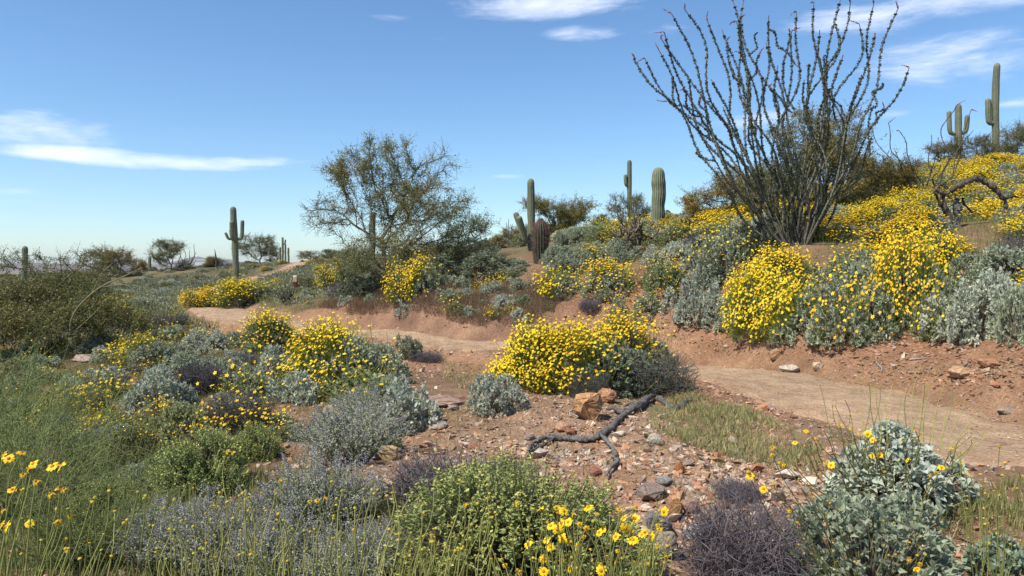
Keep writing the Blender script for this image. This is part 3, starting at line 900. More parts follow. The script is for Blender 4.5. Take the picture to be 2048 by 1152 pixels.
HAND = [
    (995, 834, 118, 78, 'silver', 0, 'compact silvery white bush without flowers standing on the gravel left of the orange boulder', 't'),
    (1240, 762, 190, 100, 'sage', 3, 'yellow topped brittlebush right behind the largest dark one', 't'),
    (1205, 795, 250, 112, 'dark', 3, 'largest dark green brittlebush topped with yellow daisies behind the orange boulder', 'l'),
    (1085, 782, 165, 108, 'sage', 3, 'brittlebush leaning over the trail edge, its left side one sheet of yellow flowers', 'l'),
    (1390, 655, 140, 92, 'silver', 0, 'round flowerless silver bush at the foot of the bank right of the big flowering bush', 't'),
    (1225, 605, 140, 62, 'sage', 2, 'yellow flowering bush just uphill of the trail behind the largest brittlebush', 't'),
    (1330, 600, 110, 66, 'green', 1, 'green bush with few flowers above the round silver bush', 't'),
    (1560, 605, 140, 66, 'sage', 3, 'flower covered bush right above the one hanging down to the red soil', 'l'),
    (1530, 668, 150, 92, 'sage', 3, 'bush on the bank with yellow flowers hanging down to the red soil', 'a'),
    (1700, 605, 180, 76, 'sage', 1, 'leafy grey bush with few flowers behind the widest one on the bank', 't'),
    (1690, 690, 220, 125, 'sage', 1, 'widest leafy grey bush overhanging the red cut bank, few flowers', 'a'),
    (1850, 590, 150, 76, 'sage', 3, 'flower covered bush behind the tall streaked one on the bank', 'l'),
    (1830, 662, 150, 115, 'sage', 3, 'tall bush on the bank streaked with dense yellow flowers down one side', 'l'),
    (1990, 605, 170, 80, 'sage', 0, 'flowerless grey bush behind the big silver one on the bank', 't'),
    (1960, 692, 200, 112, 'silver', 0, 'big flowerless silver bush with bare stems showing at the bank edge', 't'),
    (2060, 690, 110, 100, 'sage', 0, 'grey bush half cut off at the picture border on the bank', 't'),
    (1150, 552, 105, 56, 'sage', 0, 'grey green bush below and right of the barrel cactus', 't'),
    (960, 560, 190, 52, 'dark', 0, 'long dark grey green bush right of the spreading palo verde', 't'),
    (850, 596, 115, 74, 'sage', 3, 'flowering bush at the right foot of the spreading palo verde', 'l'),
    (745, 586, 120, 50, 'dark', 0, 'dark low bush under the spreading palo verde', 't'),
    (680, 578, 70, 45, 'green', 2, 'pale yellow flowering bush left of the palo verde trunk', 'l'),
    (826, 612, 62, 30, 'silver', 0, 'small silver mound in the red grass below the palo verde', 't'),
    (1012, 622, 62, 33, 'silver', 0, 'oval silver mound on the red bank above the trail', 't'),
    (1045, 588, 58, 30, 'sage', 0, 'little grey mound in the red grass below the long dark bush', 't'),
    (985, 592, 52, 28, 'silver', 1, 'pale bush with a few lemon flowers in the red grass', 't'),
    (944, 634, 36, 22, 'silver', 0, 'smallest silver tuft on the red bank above the trail', 't'),
    (505, 612, 120, 42, 'dark', 3, 'domed bush crowned in yellow beside the trail bend, short of the marker post', 't'),
    (420, 616, 84, 32, 'sage', 3, 'yellow flowering bush at the inner side of the trail bend', 'l'),
    (705, 782, 215, 105, 'sage', 3, 'broad brittlebush covered with yellow daisies on the near side of the trail', 'l'),
    (735, 835, 190, 80, 'green', 1, 'green bush with a few daisies in front of the broad yellow brittlebush', 't'),
    (815, 868, 120, 95, 'silver', 0, 'silver leafy bush at the left rim of the gravel', 't'),
    (565, 775, 115, 82, 'silver', 0, 'silver bush left of the broad yellow brittlebush above the dead brush', 't'),
    (540, 705, 120, 66, 'green', 2, 'loose bush with scattered yellow daisies at the trail edge', 't'),
    (320, 828, 130, 84, 'silver', 0, 'bushy silver plant on the red slope beside the dead twigs', 't'),
    (405, 712, 96, 48, 'silver', 0, 'low silver bush on the slope left of the trail', 't'),
    (325, 742, 135, 56, 'sage', 2, 'bush with scattered yellow flowers above the bushy silver plant', 'l'),
    (235, 655, 120, 50, 'green', 3, 'bush with a slanting band of orange yellow flowers at the edge of the thicket', 'l'),
    (272, 672, 70, 36, 'silver', 0, 'silver mound below the slanting band of flowers', 't'),
    (112, 676, 110, 40, 'silver', 0, 'silver mound at the foot of the dark green thicket', 't'),
    (20, 690, 90, 34, 'silver', 0, 'silver mound at the foot of the thicket near the picture border', 't'),
    (195, 712, 80, 34, 'sage', 0, 'grey mound among stones below the thicket', 't'),
    (375, 885, 95, 75, 'green', 0, 'green domed bush beside the grey dead brush heap', 't'),
    (205, 905, 90, 45, 'silver', 0, 'small pale bush on the red scree of the left slope', 't'),
    (460, 770, 90, 50, 'sage', 0, 'grey bush behind the black dead twigs on the left slope', 't'),
    (1135, 600, 90, 50, 'sage', 2, 'yellow flowering bush at the top of the red bank', 'l'),
    (1440, 572, 140, 80, 'sage', 1, 'bush with thin flowers left of the ocotillo foot', 't'),
    (1340, 535, 110, 48, 'silver', 0, 'silver bush below the cholla', 't'),
    (1520, 520, 110, 60, 'dark', 0, 'dark bush touching the ocotillo foot on its left', 't'),
    (1290, 645, 120, 56, 'sage', 1, 'grey bush on the bank between the largest brittlebush and the round silver bush', 't'),
    (1465, 662, 105, 62, 'silver', 0, 'flowerless silver bush squeezed between the round silver bush and the hanging flowers', 't'),
    (1610, 680, 120, 76, 'sage', 2, 'half flowering bush on the bank between the hanging flowers and the widest bush', 'l'),
    (1765, 688, 130, 84, 'sage', 1, 'leafy bush on the bank between the widest bush and the tall streaked one', 't'),
    (1895, 690, 120, 76, 'green', 1, 'green bush on the bank beside the big flowerless silver one', 't'),
    (1015, 552, 115, 30, 'sage', 0, 'low grey bush left of the barrel cactus foot', 't'),
    (1120, 530, 90, 40, 'sage', 0, 'grey bush at the right of the barrel cactus foot', 't'),
    (1240, 528, 100, 50, 'sage', 0, 'grey bush in front of the cholla', 't'),
]
for (px, py, wp, hp, tone, lev, lab, sh) in HAND:
    bb_px(px, py, wp, hp, tone, lev, lab, shape=sh)

def clear(x, y, r):
    return all((x - a) ** 2 + (y - b) ** 2 > (r + c * .75) ** 2 for a, b, c in placed)

# reserve room for the cacti and trees placed below
RES = [(1590, 15.8, .55), (1080, 20.6, .6), (1063, 21.6, .5), (1315, 25, .5), (775, 22.2, .8), (591, 30, .5), (1270, 19.5, .5), (1940, 16.3, .9), (473, 57, .8)]
for px, dp, r in RES:
    q = at_ground(px, dp); placed.append((q[0], q[1], r))

def project(p):
    d = np.asarray(p) - EYE; c, s = math.cos(PITCH), math.sin(PITCH)
    f = d[1] * c + d[2] * s; u = -d[1] * s + d[2] * c
    return 1024 + F * d[0] / f, 576 - F * u / f, f

SIGHT = [(570, 612, 20, 31), (470, 600, 40, 56), (1062, 1102, 15, 21), (1885, 2030, 14.3, 15.6), (1560, 1630, 13.8, 15.6), (1235, 1300, 16.8, 19)]     # keep these in view
def blocked(px, y): return any(a < px < b and c < y < d for a, b, c, d in SIGHT)
# crowd of brittlebushes on the hillside right of the trail
n_ok = 0; tries = 0
while n_ok < 285 and tries < 9000:
    tries += 1
    y = rng.uniform(10.5, 31); x = (rng.uniform(1120, 2140) - 1024) / F * y
    p = np.array([x, y, float(H(np.array([x]), np.array([y]))[0])])
    px, py, _ = project(p)
    low = np.interp(px, [1120, 1400, 1600, 1750, 2140], [605, 655, 668, 690, 690])
    if py > low: continue
    w_ = rng.uniform(.75, 1.55)
    if not clear(p[0], p[1], w_ * .14) or blocked(px, y): continue
    if path_d(p[0:1], p[1:2])[0] < 1.9: continue
    yel = np.interp(px, [1120, 1450, 1600, 1900], [.12, .28, .46, .6]) * (1 if py < 640 else .4)
    up = np.interp(p[1], [12, 20, 28], [.85, 1, 1])
    r_ = rng.random()
    lev = 0 if r_ > yel * up + .1 else (3 if rng.random() < yel * .65 else (2 if rng.random() < .6 else 1))
    tone = str(rng.choice(['sage', 'silver', 'green', 'sage']))
    lab, grp = {0: ('flowerless grey brittlebush among the yellow ones on the hillside', 'flowerless brittlebushes on the hillside'),
                1: ('brittlebush with a sprinkling of yellow flowers on the hillside', 'thinly flowering brittlebushes on the hillside'),
                2: ('brittlebush half covered with yellow flowers on the hillside', 'half flowering brittlebushes on the hillside'),
                3: ('brittlebush solid with yellow flowers in the crowd on the hillside', 'densely flowering brittlebushes on the hillside')}[lev]
    tw = {'sage': 'grey green', 'silver': 'silver', 'green': 'green', 'dark': 'dark', 'olive': 'olive'}
    where = ('left of the giant ocotillo' if px < 1500 else 'between ocotillo and dead arch' if px < 1880 else 'around the dead arch') + (' near the ridge' if y > 19 else ' near the bank' if y < 15.2 else ' midway uphill')
    fw = ['flowerless', 'thinly flowering', 'half flowering', 'densely yellow flowering'][lev]
    lab = fw + ' ' + tw[tone] + ' brittlebush ' + where; grp = fw + ' brittlebushes ' + where.replace(',', '')
    brittlebush(p, w_, w_ * rng.uniform(.28, .40), tone, lev, lab, grp, shape=str(rng.choice(['l', 't', 't'])))
    n_ok += 1

# far slope on the left and middle: low grey mounds
M_FAR = {}
n_ok = 0; tries = 0
while n_ok < 290 and tries < 12000:
    tries += 1
    y = 24 + 64 * rng.random() ** .75; x = rng.uniform(-.75 * y, .08 * y)
    q = np.array([x, y, float(H(np.array([x]), np.array([y]))[0])])
    px, py, _ = project(q)
    if px < -30 or py > 645: continue
    if px > 600 and py > 600: continue
    if path_d(q[0:1], q[1:2])[0] < 1.6: continue
    w_ = rng.uniform(.7, 1.7)
    if not clear(x, y, w_ * .3) or blocked(px, y): continue
    near_path = path_d(q[0:1], q[1:2])[0] < 4.5 and px > 420
    lev = (2 if rng.random() < .5 else 1) if (near_path and rng.random() < .45) or rng.random() < .06 else 0
    tone = str(rng.choice(['sage', 'dark', 'olive', 'silver', 'green', 'olive']))
    lab, grp = ('low grey green shrub dotting the far slope', 'low shrubs on the far slope') if lev == 0 else ('low yellow flowering shrub on the far slope', 'yellow flowering shrubs on the far slope')
    where = ('behind the dark thicket' if px < 260 else 'left of armed saguaro' if px < 465 else 'between armed saguaro and post' if px < 590 else 'around the palo verde' if px < 900 else 'near the barrel cactus') + (' near ridge' if y > 55 else ' midway' if y > 36 else ' by trail')
    lab = ('low ' + tw[tone] + ' shrub' if lev == 0 else 'low yellow flowering ' + tw[tone] + ' shrub') + ' on far slope ' + where
    grp = ('low shrubs ' if lev == 0 else 'flowering shrubs ') + 'on the far slope ' + where.replace(',', '')
    brittlebush(q, w_, w_ * rng.uniform(.24, .40), tone, lev, lab, grp, name='slope_shrub')
    n_ok += 1

# near left slope: small plants between the larger ones
n_ok = 0; tries = 0
while n_ok < 200 and tries < 6000:
    tries += 1
    px = rng.uniform(0, 1130); py = rng.uniform(565 if px > 600 else 640, 900 if px < 800 else 670)
    p = hit(px, py)
    if p is None or blocked(px, p[1]): continue
    w_ = rng.uniform(.25, .7)
    if path_d(p[0:1], p[1:2])[0] < 1.25 or not clear(p[0], p[1], w_ * .4): continue
    tone = str(rng.choice(['silver', 'sage', 'green', 'olive'])); lev = int(rng.choice([0, 0, 0, 1, 1, 2]))
    where = ('on red slope under palo verde' if px > 600 and py < 680 else 'below the dark thicket' if px < 230 else 'on the left downhill slope' if px < 560 else 'around the broad yellow brittlebush')
    where += (' near trail' if path_d(p[0:1], p[1:2])[0] < 3 else ' off trail')
    lab = 'small ' + tw[tone] + ' plant ' + ['without flowers', 'with few daisies', 'dotted with daisies'][lev] + ' ' + where
    brittlebush(p, w_, w_ * rng.uniform(.4, .6), tone, lev, lab, 'small plants ' + where, name='small_plant', cat='plant')
    n_ok += 1

# ================================================================== DEAD TWIG BUSHES
DT = [twig_bush(71, 1.0, .5, 1500).mesh('twigs', M_TWIG), twig_bush(72, 1.0, .45, 1300, up=.3, tangle=.55).mesh('twigs', M_TWIG),
      twig_bush(73, 1.0, .6, 1300, col=(.11, .105, .085), up=.9, tangle=.3).mesh('twigs', M_TWIG)]
DTL = twig_bush(74, 1.0, .55, 1300, r=.0034, col=(.075, .07, .075), up=.7).mesh('twigs', M_TWIG)
def twig_px(px, py, wpx, hpx, v, label, name='dead_bush', cat='dead bush'):
    p = hit(px, py); k = p[1] / F; b = at_ground(px, p[1] + wpx * k * .3)
    me = DTL if v == 3 else DT[v]
    o = tag(link(bpy.data.objects.new(name, me)), label, cat)
    o.location = b; o.rotation_euler = (0, 0, rng.uniform(0, 6)); o.scale = (wpx * k, wpx * k, hpx * k / .5)
    placed.append((b[0], b[1], wpx * k * .4))
    return o
twig_px(1300, 795, 215, 95, 2, 'dark grey leafless shrub behind the fallen branch')
twig_px(885, 1040, 265, 150, 0, 'purplish grey tangle of dead twigs on the gravel left of the fallen branch')
twig_px(1010, 965, 130, 55, 1, 'flat dead twigs at the lower end of the fallen branch')
twig_px(1495, 1200, 300, 215, 0, 'dense purplish dead bush in front of the silver brittlebush')
twig_px(1480, 1010, 110, 50, 1, 'sparse dead twigs beside the silver leaved brittlebush')
twig_px(600, 795, 150, 44, 1, 'flat heap of black dead twigs below the broad yellow brittlebush')
twig_px(395, 800, 110, 80, 3, 'blackish dead bush touching the bushy silver plant')
twig_px(475, 880, 150, 85, 2, 'grey dead brush heap between the green bushes')
twig_px(480, 740, 90, 36, 3, 'small black dead shrub above the grey bush on the left slope')
twig_px(330, 668, 110, 44, 2, 'olive grey dry shrub right of the silver mound')
twig_px(690, 596, 80, 36, 0, 'violet grey dry shrub at the left foot of the palo verde')
twig_px(2040, 570, 110, 110, 0, 'grey leafless shrub near the arched dead branch')
twig_px(850, 726, 80, 30, 1, 'dry grass tuft at the near edge of the trail')
twig_px(1400, 505, 70, 40, 3, 'dark spiny dead shrub right of the cholla')
twig_px(215, 790, 80, 30, 3, 'flat black dead branches on the red scree')
twig_px(1180, 640, 50, 26, 0, 'dry shrub low on the red bank')
twig_px(1180, 800, 90, 60, 2, 'bare stems under the largest brittlebush')

# ================================================================== GREEN AND LAVENDER BUSHES
def shrub(name, label, cat, px, py, wpx, hpx, Wd, Hh, parts, back=.3, rz=0.0):
    p = hit(px, py); k = p[1] / F; b = at_ground(px, p[1] + wpx * k * back)
    o = thing(name, label, cat, b, rz, (wpx * k / Wd, wpx * k / Wd, hpx * k / Hh))
    for nm, me, kind in parts: part(nm, me, o, kind)
    placed.append((b[0], b[1], wpx * k * .4))
    return o
f1, s1, _ = bursage(81, 1.05, .55, 1100)
shrub('bursage', 'lime tipped green bush in front of the purplish dead twigs', 'bush', 1050, 1205, 630, 205, 1.05, .55, [('foliage', f1, 'stuff'), ('stems', s1, 'stuff')])
f2, s2, _ = bursage(82, .8, .42, 700)
shrub('bursage', 'lime tipped green bush on the left slope below the grey dead brush heap', 'bush', 390, 995, 225, 110, .8, .42, [('foliage', f2, 'stuff'), ('stems', s2, 'stuff')])
shrub('bursage', 'small green bush left of the lavender', 'bush', 505, 925, 110, 65, .8, .42, [('foliage', f2, 'stuff'), ('stems', s2, 'stuff')], rz=1.2)
f3, s3, _ = bursage(83, .7, .4, 420, col=(.17, .19, .065), tipcol=(.25, .26, .08))
shrub('bursage', 'olive green bush at the edge of the green stemmed thicket', 'bush', 230, 985, 190, 110, .7, .4, [('foliage', f3, 'stuff'), ('stems', s3, 'stuff')])
shrub('bursage', 'olive green shrub among the scree stones of the left slope', 'bush', 520, 690, 70, 40, .7, .4, [('foliage', f3, 'stuff'), ('stems', s3, 'stuff')], rz=2)
bb_px(818, 722, 50, 46, 'dark', 0, 'small dark bush at the trail edge right of the broad yellow brittlebush')
bb_px(255, 1000, 130, 70, 'silver', 0, 'silver mound in the wispy green shrubs at the lower left', shape='t')
bb_px(120, 1040, 170, 80, 'olive', 0, 'olive mound behind the tall yellow daisies', shape='t')
bb_px(60, 900, 130, 60, 'sage', 1, 'grey green mound with few flowers in the wispy green shrubs', shape='t')
shrub('bursage', 'lime tipped green bush behind the tall yellow daisies', 'bush', 215, 1100, 190, 110, .8, .42, [('foliage', f2, 'stuff'), ('stems', s2, 'stuff')], rz=3.3)
L1 = lavender(91, .95, .7, 150); L2 = lavender(92, 1.0, .75, 170)
shrub('desert_lavender', 'grey desert lavender with pale violet spikes left of the gravel', 'bush', 700, 935, 270, 140, .95, .7, [('foliage', L1[0], 'stuff'), ('stems', L1[1], 'stuff'), ('flower_spikes', L1[2], 'stuff')])
shrub('desert_lavender', 'grey desert lavender behind the lime tipped green bush', 'bush', 640, 1100, 300, 190, 1.0, .75, [('foliage', L2[0], 'stuff'), ('stems', L2[1], 'stuff'), ('flower_spikes', L2[2], 'stuff')])
shrub('desert_lavender', 'grey desert lavender in the tall stalks beside the dark green thicket', 'bush', 440, 1190, 300, 210, .95, .7, [('foliage', L1[0], 'stuff'), ('stems', L1[1], 'stuff'), ('flower_spikes', L1[2], 'stuff')], rz=2.2)
shrub('desert_lavender', 'grey desert lavender among the budding stalks at the lime tipped bush', 'bush', 700, 1210, 260, 160, 1.0, .75, [('foliage', L2[0], 'stuff'), ('stems', L2[1], 'stuff'), ('flower_spikes', L2[2], 'stuff')], rz=1.2)

for px_, py_, w_, h_, rz_, lb_ in ((330, 1160, 240, 150, .4, 'grey lavender between the low wispy shrub and the tall stalks'), (560, 1200, 260, 170, 3.1, 'grey lavender deep among the budding stalks'),
                              (770, 1165, 190, 110, 4.4, 'grey lavender touching the purplish grey dead tangle'), (740, 870, 170, 90, 5.2, 'grey lavender in front of the green bush with few daisies')):
    shrub('desert_lavender', lb_, 'bush', px_, py_, w_, h_, 1.0, .75, [('foliage', L2[0], 'stuff'), ('stems', L2[1], 'stuff'), ('flower_spikes', L2[2], 'stuff')], rz=rz_)
# green stemmed thickets on the left
g1, l1 = broom(101, 150, 1.9, 1.25, col=(.22, .25, .095), sub=10, leaf=7, leafc=(.25, .29, .10))
g1m, l1m = g1.mesh('stems', M_FINE), l1.mesh('leaves', M_FINE)
def thicket(px, depth, w, h, label, rz=0):
    b = at_ground(px, depth)
    o = thing('green_stemmed_shrub', label, 'shrub', b, rz, (w / 1.9, w / 1.9, h / 1.25))
    part('stems', g1m, o, 'stuff'); part('leaves', l1m, o, 'stuff'); placed.append((b[0], b[1], w * .35))
thicket(60, 5.9, 1.6, .95, 'wispy green stemmed shrub behind the tall yellow daisies')
thicket(-60, 7.4, 2.0, 1.35, 'wispy green stemmed shrub at the left border above the daisies', 1.0)
thicket(170, 4.7, 1.0, .62, 'low wispy green shrub between the daisies and the lavender', 2.1)
thicket(40, 9.5, 1.9, .8, 'wispy green shrub on the scree below the dark thicket', 3.1)

# ================================================================== TREES
PVB, PVL, PVL2 = (.21, .19, .12), (.18, .165, .06), (.25, .19, .055)
# the spreading palo verde in the middle
foot = hit(775, 566); DPT = foot[1]
def lobe_px(cx, cy, rx, ry, depth, f0, dy=0.0, ry_d=None):
    c = at(cx, cy, depth); k = depth / F
    return (c[0] - f0[0], dy, c[2] - f0[2], rx * k, (ry_d or rx) * k * .9, ry * k)
lobes = [lobe_px(*a, DPT, foot, dy) for a, dy in [((700, 335, 70, 45), .2), ((775, 305, 62, 34), -.3), ((868, 330, 52, 40), .3), ((670, 430, 72, 38), -.2), ((790, 395, 85, 55), .3),
         ((880, 420, 85, 52), -.4), ((935, 455, 58, 42), .2), ((835, 490, 110, 46), -.3), ((720, 495, 45, 34), .4), ((640, 445, 42, 26), .1), ((760, 420, 60, 60), .9), ((840, 400, 60, 50), -1.0), ((800, 520, 130, 34), -.5), ((730, 530, 70, 30), -.3), ((900, 500, 100, 36), .2)]]
startp = [at(770, 525, DPT) - foot, at(764, 480, DPT) - foot]
tm, cm = tree('palo', lobes, (0, 0, -.1), startp, 201, 1900, .17, .27, 1.6, .008, .13, 44000, .052, PVB, (.21, .235, .10), .42, 7, 2.3, leafc2=(.24, .22, .08), clump=4.0)
o = thing('palo_verde_tree', 'wide spreading palo verde tree with bare twisted limbs beside the trail', 'tree', foot)
part('trunk', tm, o); part('crown', cm, o, 'stuff')

def generic_tree(seed, leafc, leafc2, leafn=22000, nat=600, dome=False):
    gen = np.random.default_rng(seed)
    L = []
    for i in range(9):
        a = gen.uniform(0, 6.28); r = gen.uniform(.3, 1.25)
        L.append((math.cos(a) * r, math.sin(a) * r * .8, gen.uniform(.4, 2.2) if not dome else gen.uniform(.35, 1.7), gen.uniform(.5, .85), gen.uniform(.5, .8), gen.uniform(.35, .6)))
    return tree('t', L, (0, 0, -.1), [(gen.normal() * .1, 0, .35)], seed, nat, .17, .26, 1.6, .008, .11, leafn, .05, PVB, leafc, .46, 7, 2.3, leafc2=leafc2, clump=3.5)
GT = [generic_tree(211, (.18, .19, .085), (.22, .19, .075)), generic_tree(212, (.22, .195, .065), (.30, .225, .065), 30000, 600, True),
      generic_tree(213, (.16, .17, .09), (.19, .18, .08), 14000), generic_tree(214, (.26, .19, .05), (.2, .17, .055), 32000, 600, True)]
def put_tree(px, depth, wpx, hpx, v, label, rz=0.0, group=None, name='palo_verde_tree', cat='tree'):
    b = at_ground(px, depth); k = depth / F
    o = thing(name, label, cat, b, rz, (wpx * k / 3.4, wpx * k / 3.4, hpx * k / 2.7), group)
    part('trunk', GT[v][0], o); part('crown', GT[v][1], o, 'stuff')
put_tree(240, 66, 115, 84, 1, 'olive gold palo verde left of the small lone saguaro on the far ridge', .3)
put_tree(345, 72, 95, 66, 0, 'grey green palo verde beside the far ocotillo', 1.3)
put_tree(520, 78, 120, 74, 2, 'leafless looking palo verde right of the tall armed saguaro', 2.0)
put_tree(1112, 33, 165, 125, 3, 'golden olive bush behind the saguaro and barrel cactus', .7, name='palo_verde_bush', cat='bush')
put_tree(1030, 31, 110, 60, 1, 'golden olive bush left of the barrel cactus on the ridge', 2.7, name='palo_verde_bush', cat='bush')
put_tree(1262, 31, 110, 88, 2, 'grey green shrub between the thin saguaro and the thick saguaro', 1.1, name='palo_verde_bush', cat='bush')
put_tree(1465, 23, 230, 160, 1, 'olive tree behind the ocotillo, its left side', 3.0)
foot = at_ground(1640, 21.5)
lob = [lobe_px(a, b_, c_, d_, 21.5, foot, e_) for a, b_, c_, d_, e_ in [(1600, 262, 66, 46, 0), (1690, 250, 70, 44, .3), (1640, 290, 90, 40, .5), (1650, 325, 100, 52, -.2), (1560, 365, 85, 45, .2), (1735, 345, 45, 45, -.2), (1600, 400, 110, 40, .3), (1700, 400, 90, 40, 0)]]
tm, cm = tree('back', lob, (0, 0, -.1), [(0, 0, .4)], 241, 900, .17, .25, 1.6, .008, .1, 44000, .055, PVB, (.19, .195, .075), .44, 6, 2.3, leafc2=(.23, .195, .065), clump=3.0)
o = thing('palo_verde_tree', 'tallest palo verde behind the ocotillo stems', 'tree', foot)
part('trunk', tm, o); part('crown', cm, o, 'stuff')
put_tree(1765, 23, 150, 130, 3, 'dark golden bush right of the ocotillo on the ridge', .2, name='palo_verde_bush', cat='bush')
put_tree(1945, 30, 120, 80, 2, 'thin twigged shrub between the two ridge saguaros', .9, name='palo_verde_bush', cat='bush')
put_tree(2030, 30, 140, 95, 2, 'thin twigged shrub right of the tallest ridge saguaro', 2.2, name='palo_verde_bush', cat='bush')
put_tree(1875, 31, 110, 60, 0, 'low shrub at the foot of the candelabra saguaro on the ridge', 3.6, name='palo_verde_bush', cat='bush')
put_tree(620, 74, 70, 30, 2, 'thin shrub right of the group of saguaro columns', .4, name='palo_verde_bush', cat='bush')
put_tree(665, 66, 60, 26, 0, 'low dark shrub on the ridge left of the spreading palo verde', 1.4, name='palo_verde_bush', cat='bush')
put_tree(425, 74, 60, 32, 3, 'low brown shrub left of the tall armed saguaro', 2.4, name='palo_verde_bush', cat='bush')
put_tree(180, 60, 60, 36, 1, 'small gold shrub in front of the far palo verdes', 1.0, name='palo_verde_bush', cat='bush')
put_tree(690, 30, 110, 70, 0, 'low dark branches left behind the spreading palo verde', 5.0, name='palo_verde_bush', cat='bush')
put_tree(890, 24, 190, 62, 3, 'brown low bush right behind the spreading palo verde', 5.5, name='palo_verde_bush', cat='bush')
put_tree(1200, 36, 60, 40, 2, 'wispy shrub beside the stubby saguaro on the ridge', 2.9, name='palo_verde_bush', cat='bush')

# the big dark green thicket at the left border
foot = at_ground(95, 17.5); k = 17.5 / F
lob = []
for cx, cy, rx, ry, dy in [(40, 612, 90, 48, 0), (130, 605, 80, 44, .3), (190, 625, 60, 38, -.3), (-40, 612, 90, 52, .2), (80, 580, 110, 26, .6), (240, 640, 60, 28, 0), (100, 640, 120, 30, -.8), (30, 640, 90, 30, -.9)]:
    lob.append(lobe_px(cx, cy, rx, ry, 17.5, foot, dy))
tm, cm = tree('thick', lob, (0, 0, -.1), [(.05, 0, .3)], 231, 1700, .15, .22, 1.4, .007, .05, 48000, .06, (.2, .19, .11), (.20, .23, .08), .5, 8, 2.5, leafc2=(.21, .20, .065), clump=1.5)
o = thing('palo_verde_tree', 'dense dark green palo verde thicket at the left border with a pale curved limb', 'tree', foot)
part('trunk', tm, o); part('crown', cm, o, 'stuff')
wl = [lobe_px(a_, b_, c_, d_, 17.8, foot, .5) for a_, b_, c_, d_ in [(150, 520, 55, 26), (20, 522, 60, 26), (95, 535, 40, 20), (-40, 530, 50, 26), (215, 545, 40, 22)]]
tm, cm = tree('wisps', wl, (0, 0, -.1), [(.05, 0, 1.2)], 232, 330, .14, .2, 1.6, .006, .03, 5000, .035, (.2, .19, .11), (.17, .18, .07), .3, 4, 2.5)
part('branches', tm, o); part('upper_crown', cm, o, 'stuff')
lg = Geo()
for pts, r0 in [([(140, 668), (143, 640), (160, 610), (200, 575), (250, 552), (285, 535)], .028), ([(185, 585), (205, 545), (222, 530), (225, 515)], .014), ([(200, 575), (250, 570), (275, 590), (290, 612)], .012), ([(150, 662), (190, 625), (215, 590)], .012)]:
    c = catmull([at(a, b, 16.3) - foot for a, b in pts], 5); add_tubes(lg, c[None], np.linspace(r0, r0 * .35, len(c))[None], 6, (.25, .22, .13))
part('bare_limb', lg.mesh('bare_limb', M_BARK), o)

# ================================================================== CACTI
SAGC, SAGB = (.115, .135, .075), (.15, .125, .095)
def saguaro(px, base_py, top_py, wpx, depth, label, arms=(), ribs=14, lean=0.0, seed=0, group=None, bulge=.08, colr=SAGC, basec=SAGB):
    b = at_ground(px, depth); k = depth / F
    top = at(px, top_py, depth)[2]; h = top - b[2]; r = wpx * k / 2
    o = thing('saguaro', label, 'cactus', b, 0, (1, 1, 1), group)
    pth, rad = column(h, r, 34, r * .25, seed, (lean * k, 0), bulge)
    part('trunk', ribbed(pth, rad, ribs, colr=colr, basec=basec, seed=seed).mesh('trunk', M_CACT), o)
    for i, (dxp, py0, py1, wp, dy, *tx) in enumerate(arms):
        z0 = at(px, py0, depth)[2] - b[2]; z1 = at(px, py1, depth)[2] - b[2]
        out = np.array([dxp * k, dy, 0.0])
        pp_, rr_ = arm_path((0, 0, z0), out, z1 - z0, wp * k / 2, tipx=tx[0] if tx else .12)
        part('arm', ribbed(pp_, rr_, 11, colr=colr, seed=seed + i + 3).mesh('arm', M_CACT), o)
    return o
saguaro(473, 558, 413, 13.5, 57, 'tall armed saguaro standing alone beside the far trail', [(11, 478, 440, 7.5, .1), (-11, 476, 458, 6, .15), (-17, 478, 465, 5.5, -.2), (0, 479, 443, 9, -.75)], seed=1, lean=-5)
saguaro(1062, 512, 357, 17, 22.2, 'saguaro with raised left arms behind the red barrel cactus', [(-15, 482, 424, 12, .1, 1.1), (-13, 484, 434, 11, -.2, .9), (24, 472, 444, 11, .2, .4), (18, 468, 435, 9, .3, .3)], seed=2, lean=0)
saguaro(1258, 440, 320, 10.5, 42, 'thin saguaro with one short arm rising behind the grey green shrub', [(-8, 372, 349, 7, -.1)], seed=3)
saguaro(1315, 458, 335, 27.5, 25, 'thick armless ribbed saguaro column on the ridge', (), 18, seed=4, bulge=.14, basec=None)
saguaro(1985, 330, 126, 14.5, 32, 'tallest saguaro on the ridge with a single stub arm', [(-14, 247, 197, 11, 0)], seed=5)
saguaro(1911, 332, 208, 13.5, 31, 'candelabra saguaro with two raised arms on the ridge', [(-17, 268, 222, 9, 0), (16, 266, 230, 9.5, 0)], seed=6, basec=None)
saguaro(48, 545, 492, 11.5, 58, 'armless saguaro sticking up behind the dark green thicket', (), 12, seed=7, lean=4)
saguaro(300, 545, 513, 6.5, 80, 'small lone saguaro between two far palo verdes', (), 10, seed=8)
saguaro(745, 548, 424, 13, 25.5, 'saguaro hidden among the branches of the spreading palo verde', (), 12, seed=9)
saguaro(1194, 464, 434, 8.5, 36.5, 'stubby short saguaro on the ridge with a broken side', [(-6, 452, 437, 3, 0)], 10, seed=10)
saguaro(566, 525, 474, 4.6, 76, 'tallest of the saguaro columns standing in a row on the far ridge', [(5, 488, 479, 3.4, 0)], 10, seed=11)
for px, t in ((561, 494), (571.5, 487), (577.5, 495)):
    saguaro(px, 525, t, 4.2, 76, 'shorter armless saguaro column in the row on the far ridge', (), 10, seed=int(px), group='row of saguaro columns on the far ridge')

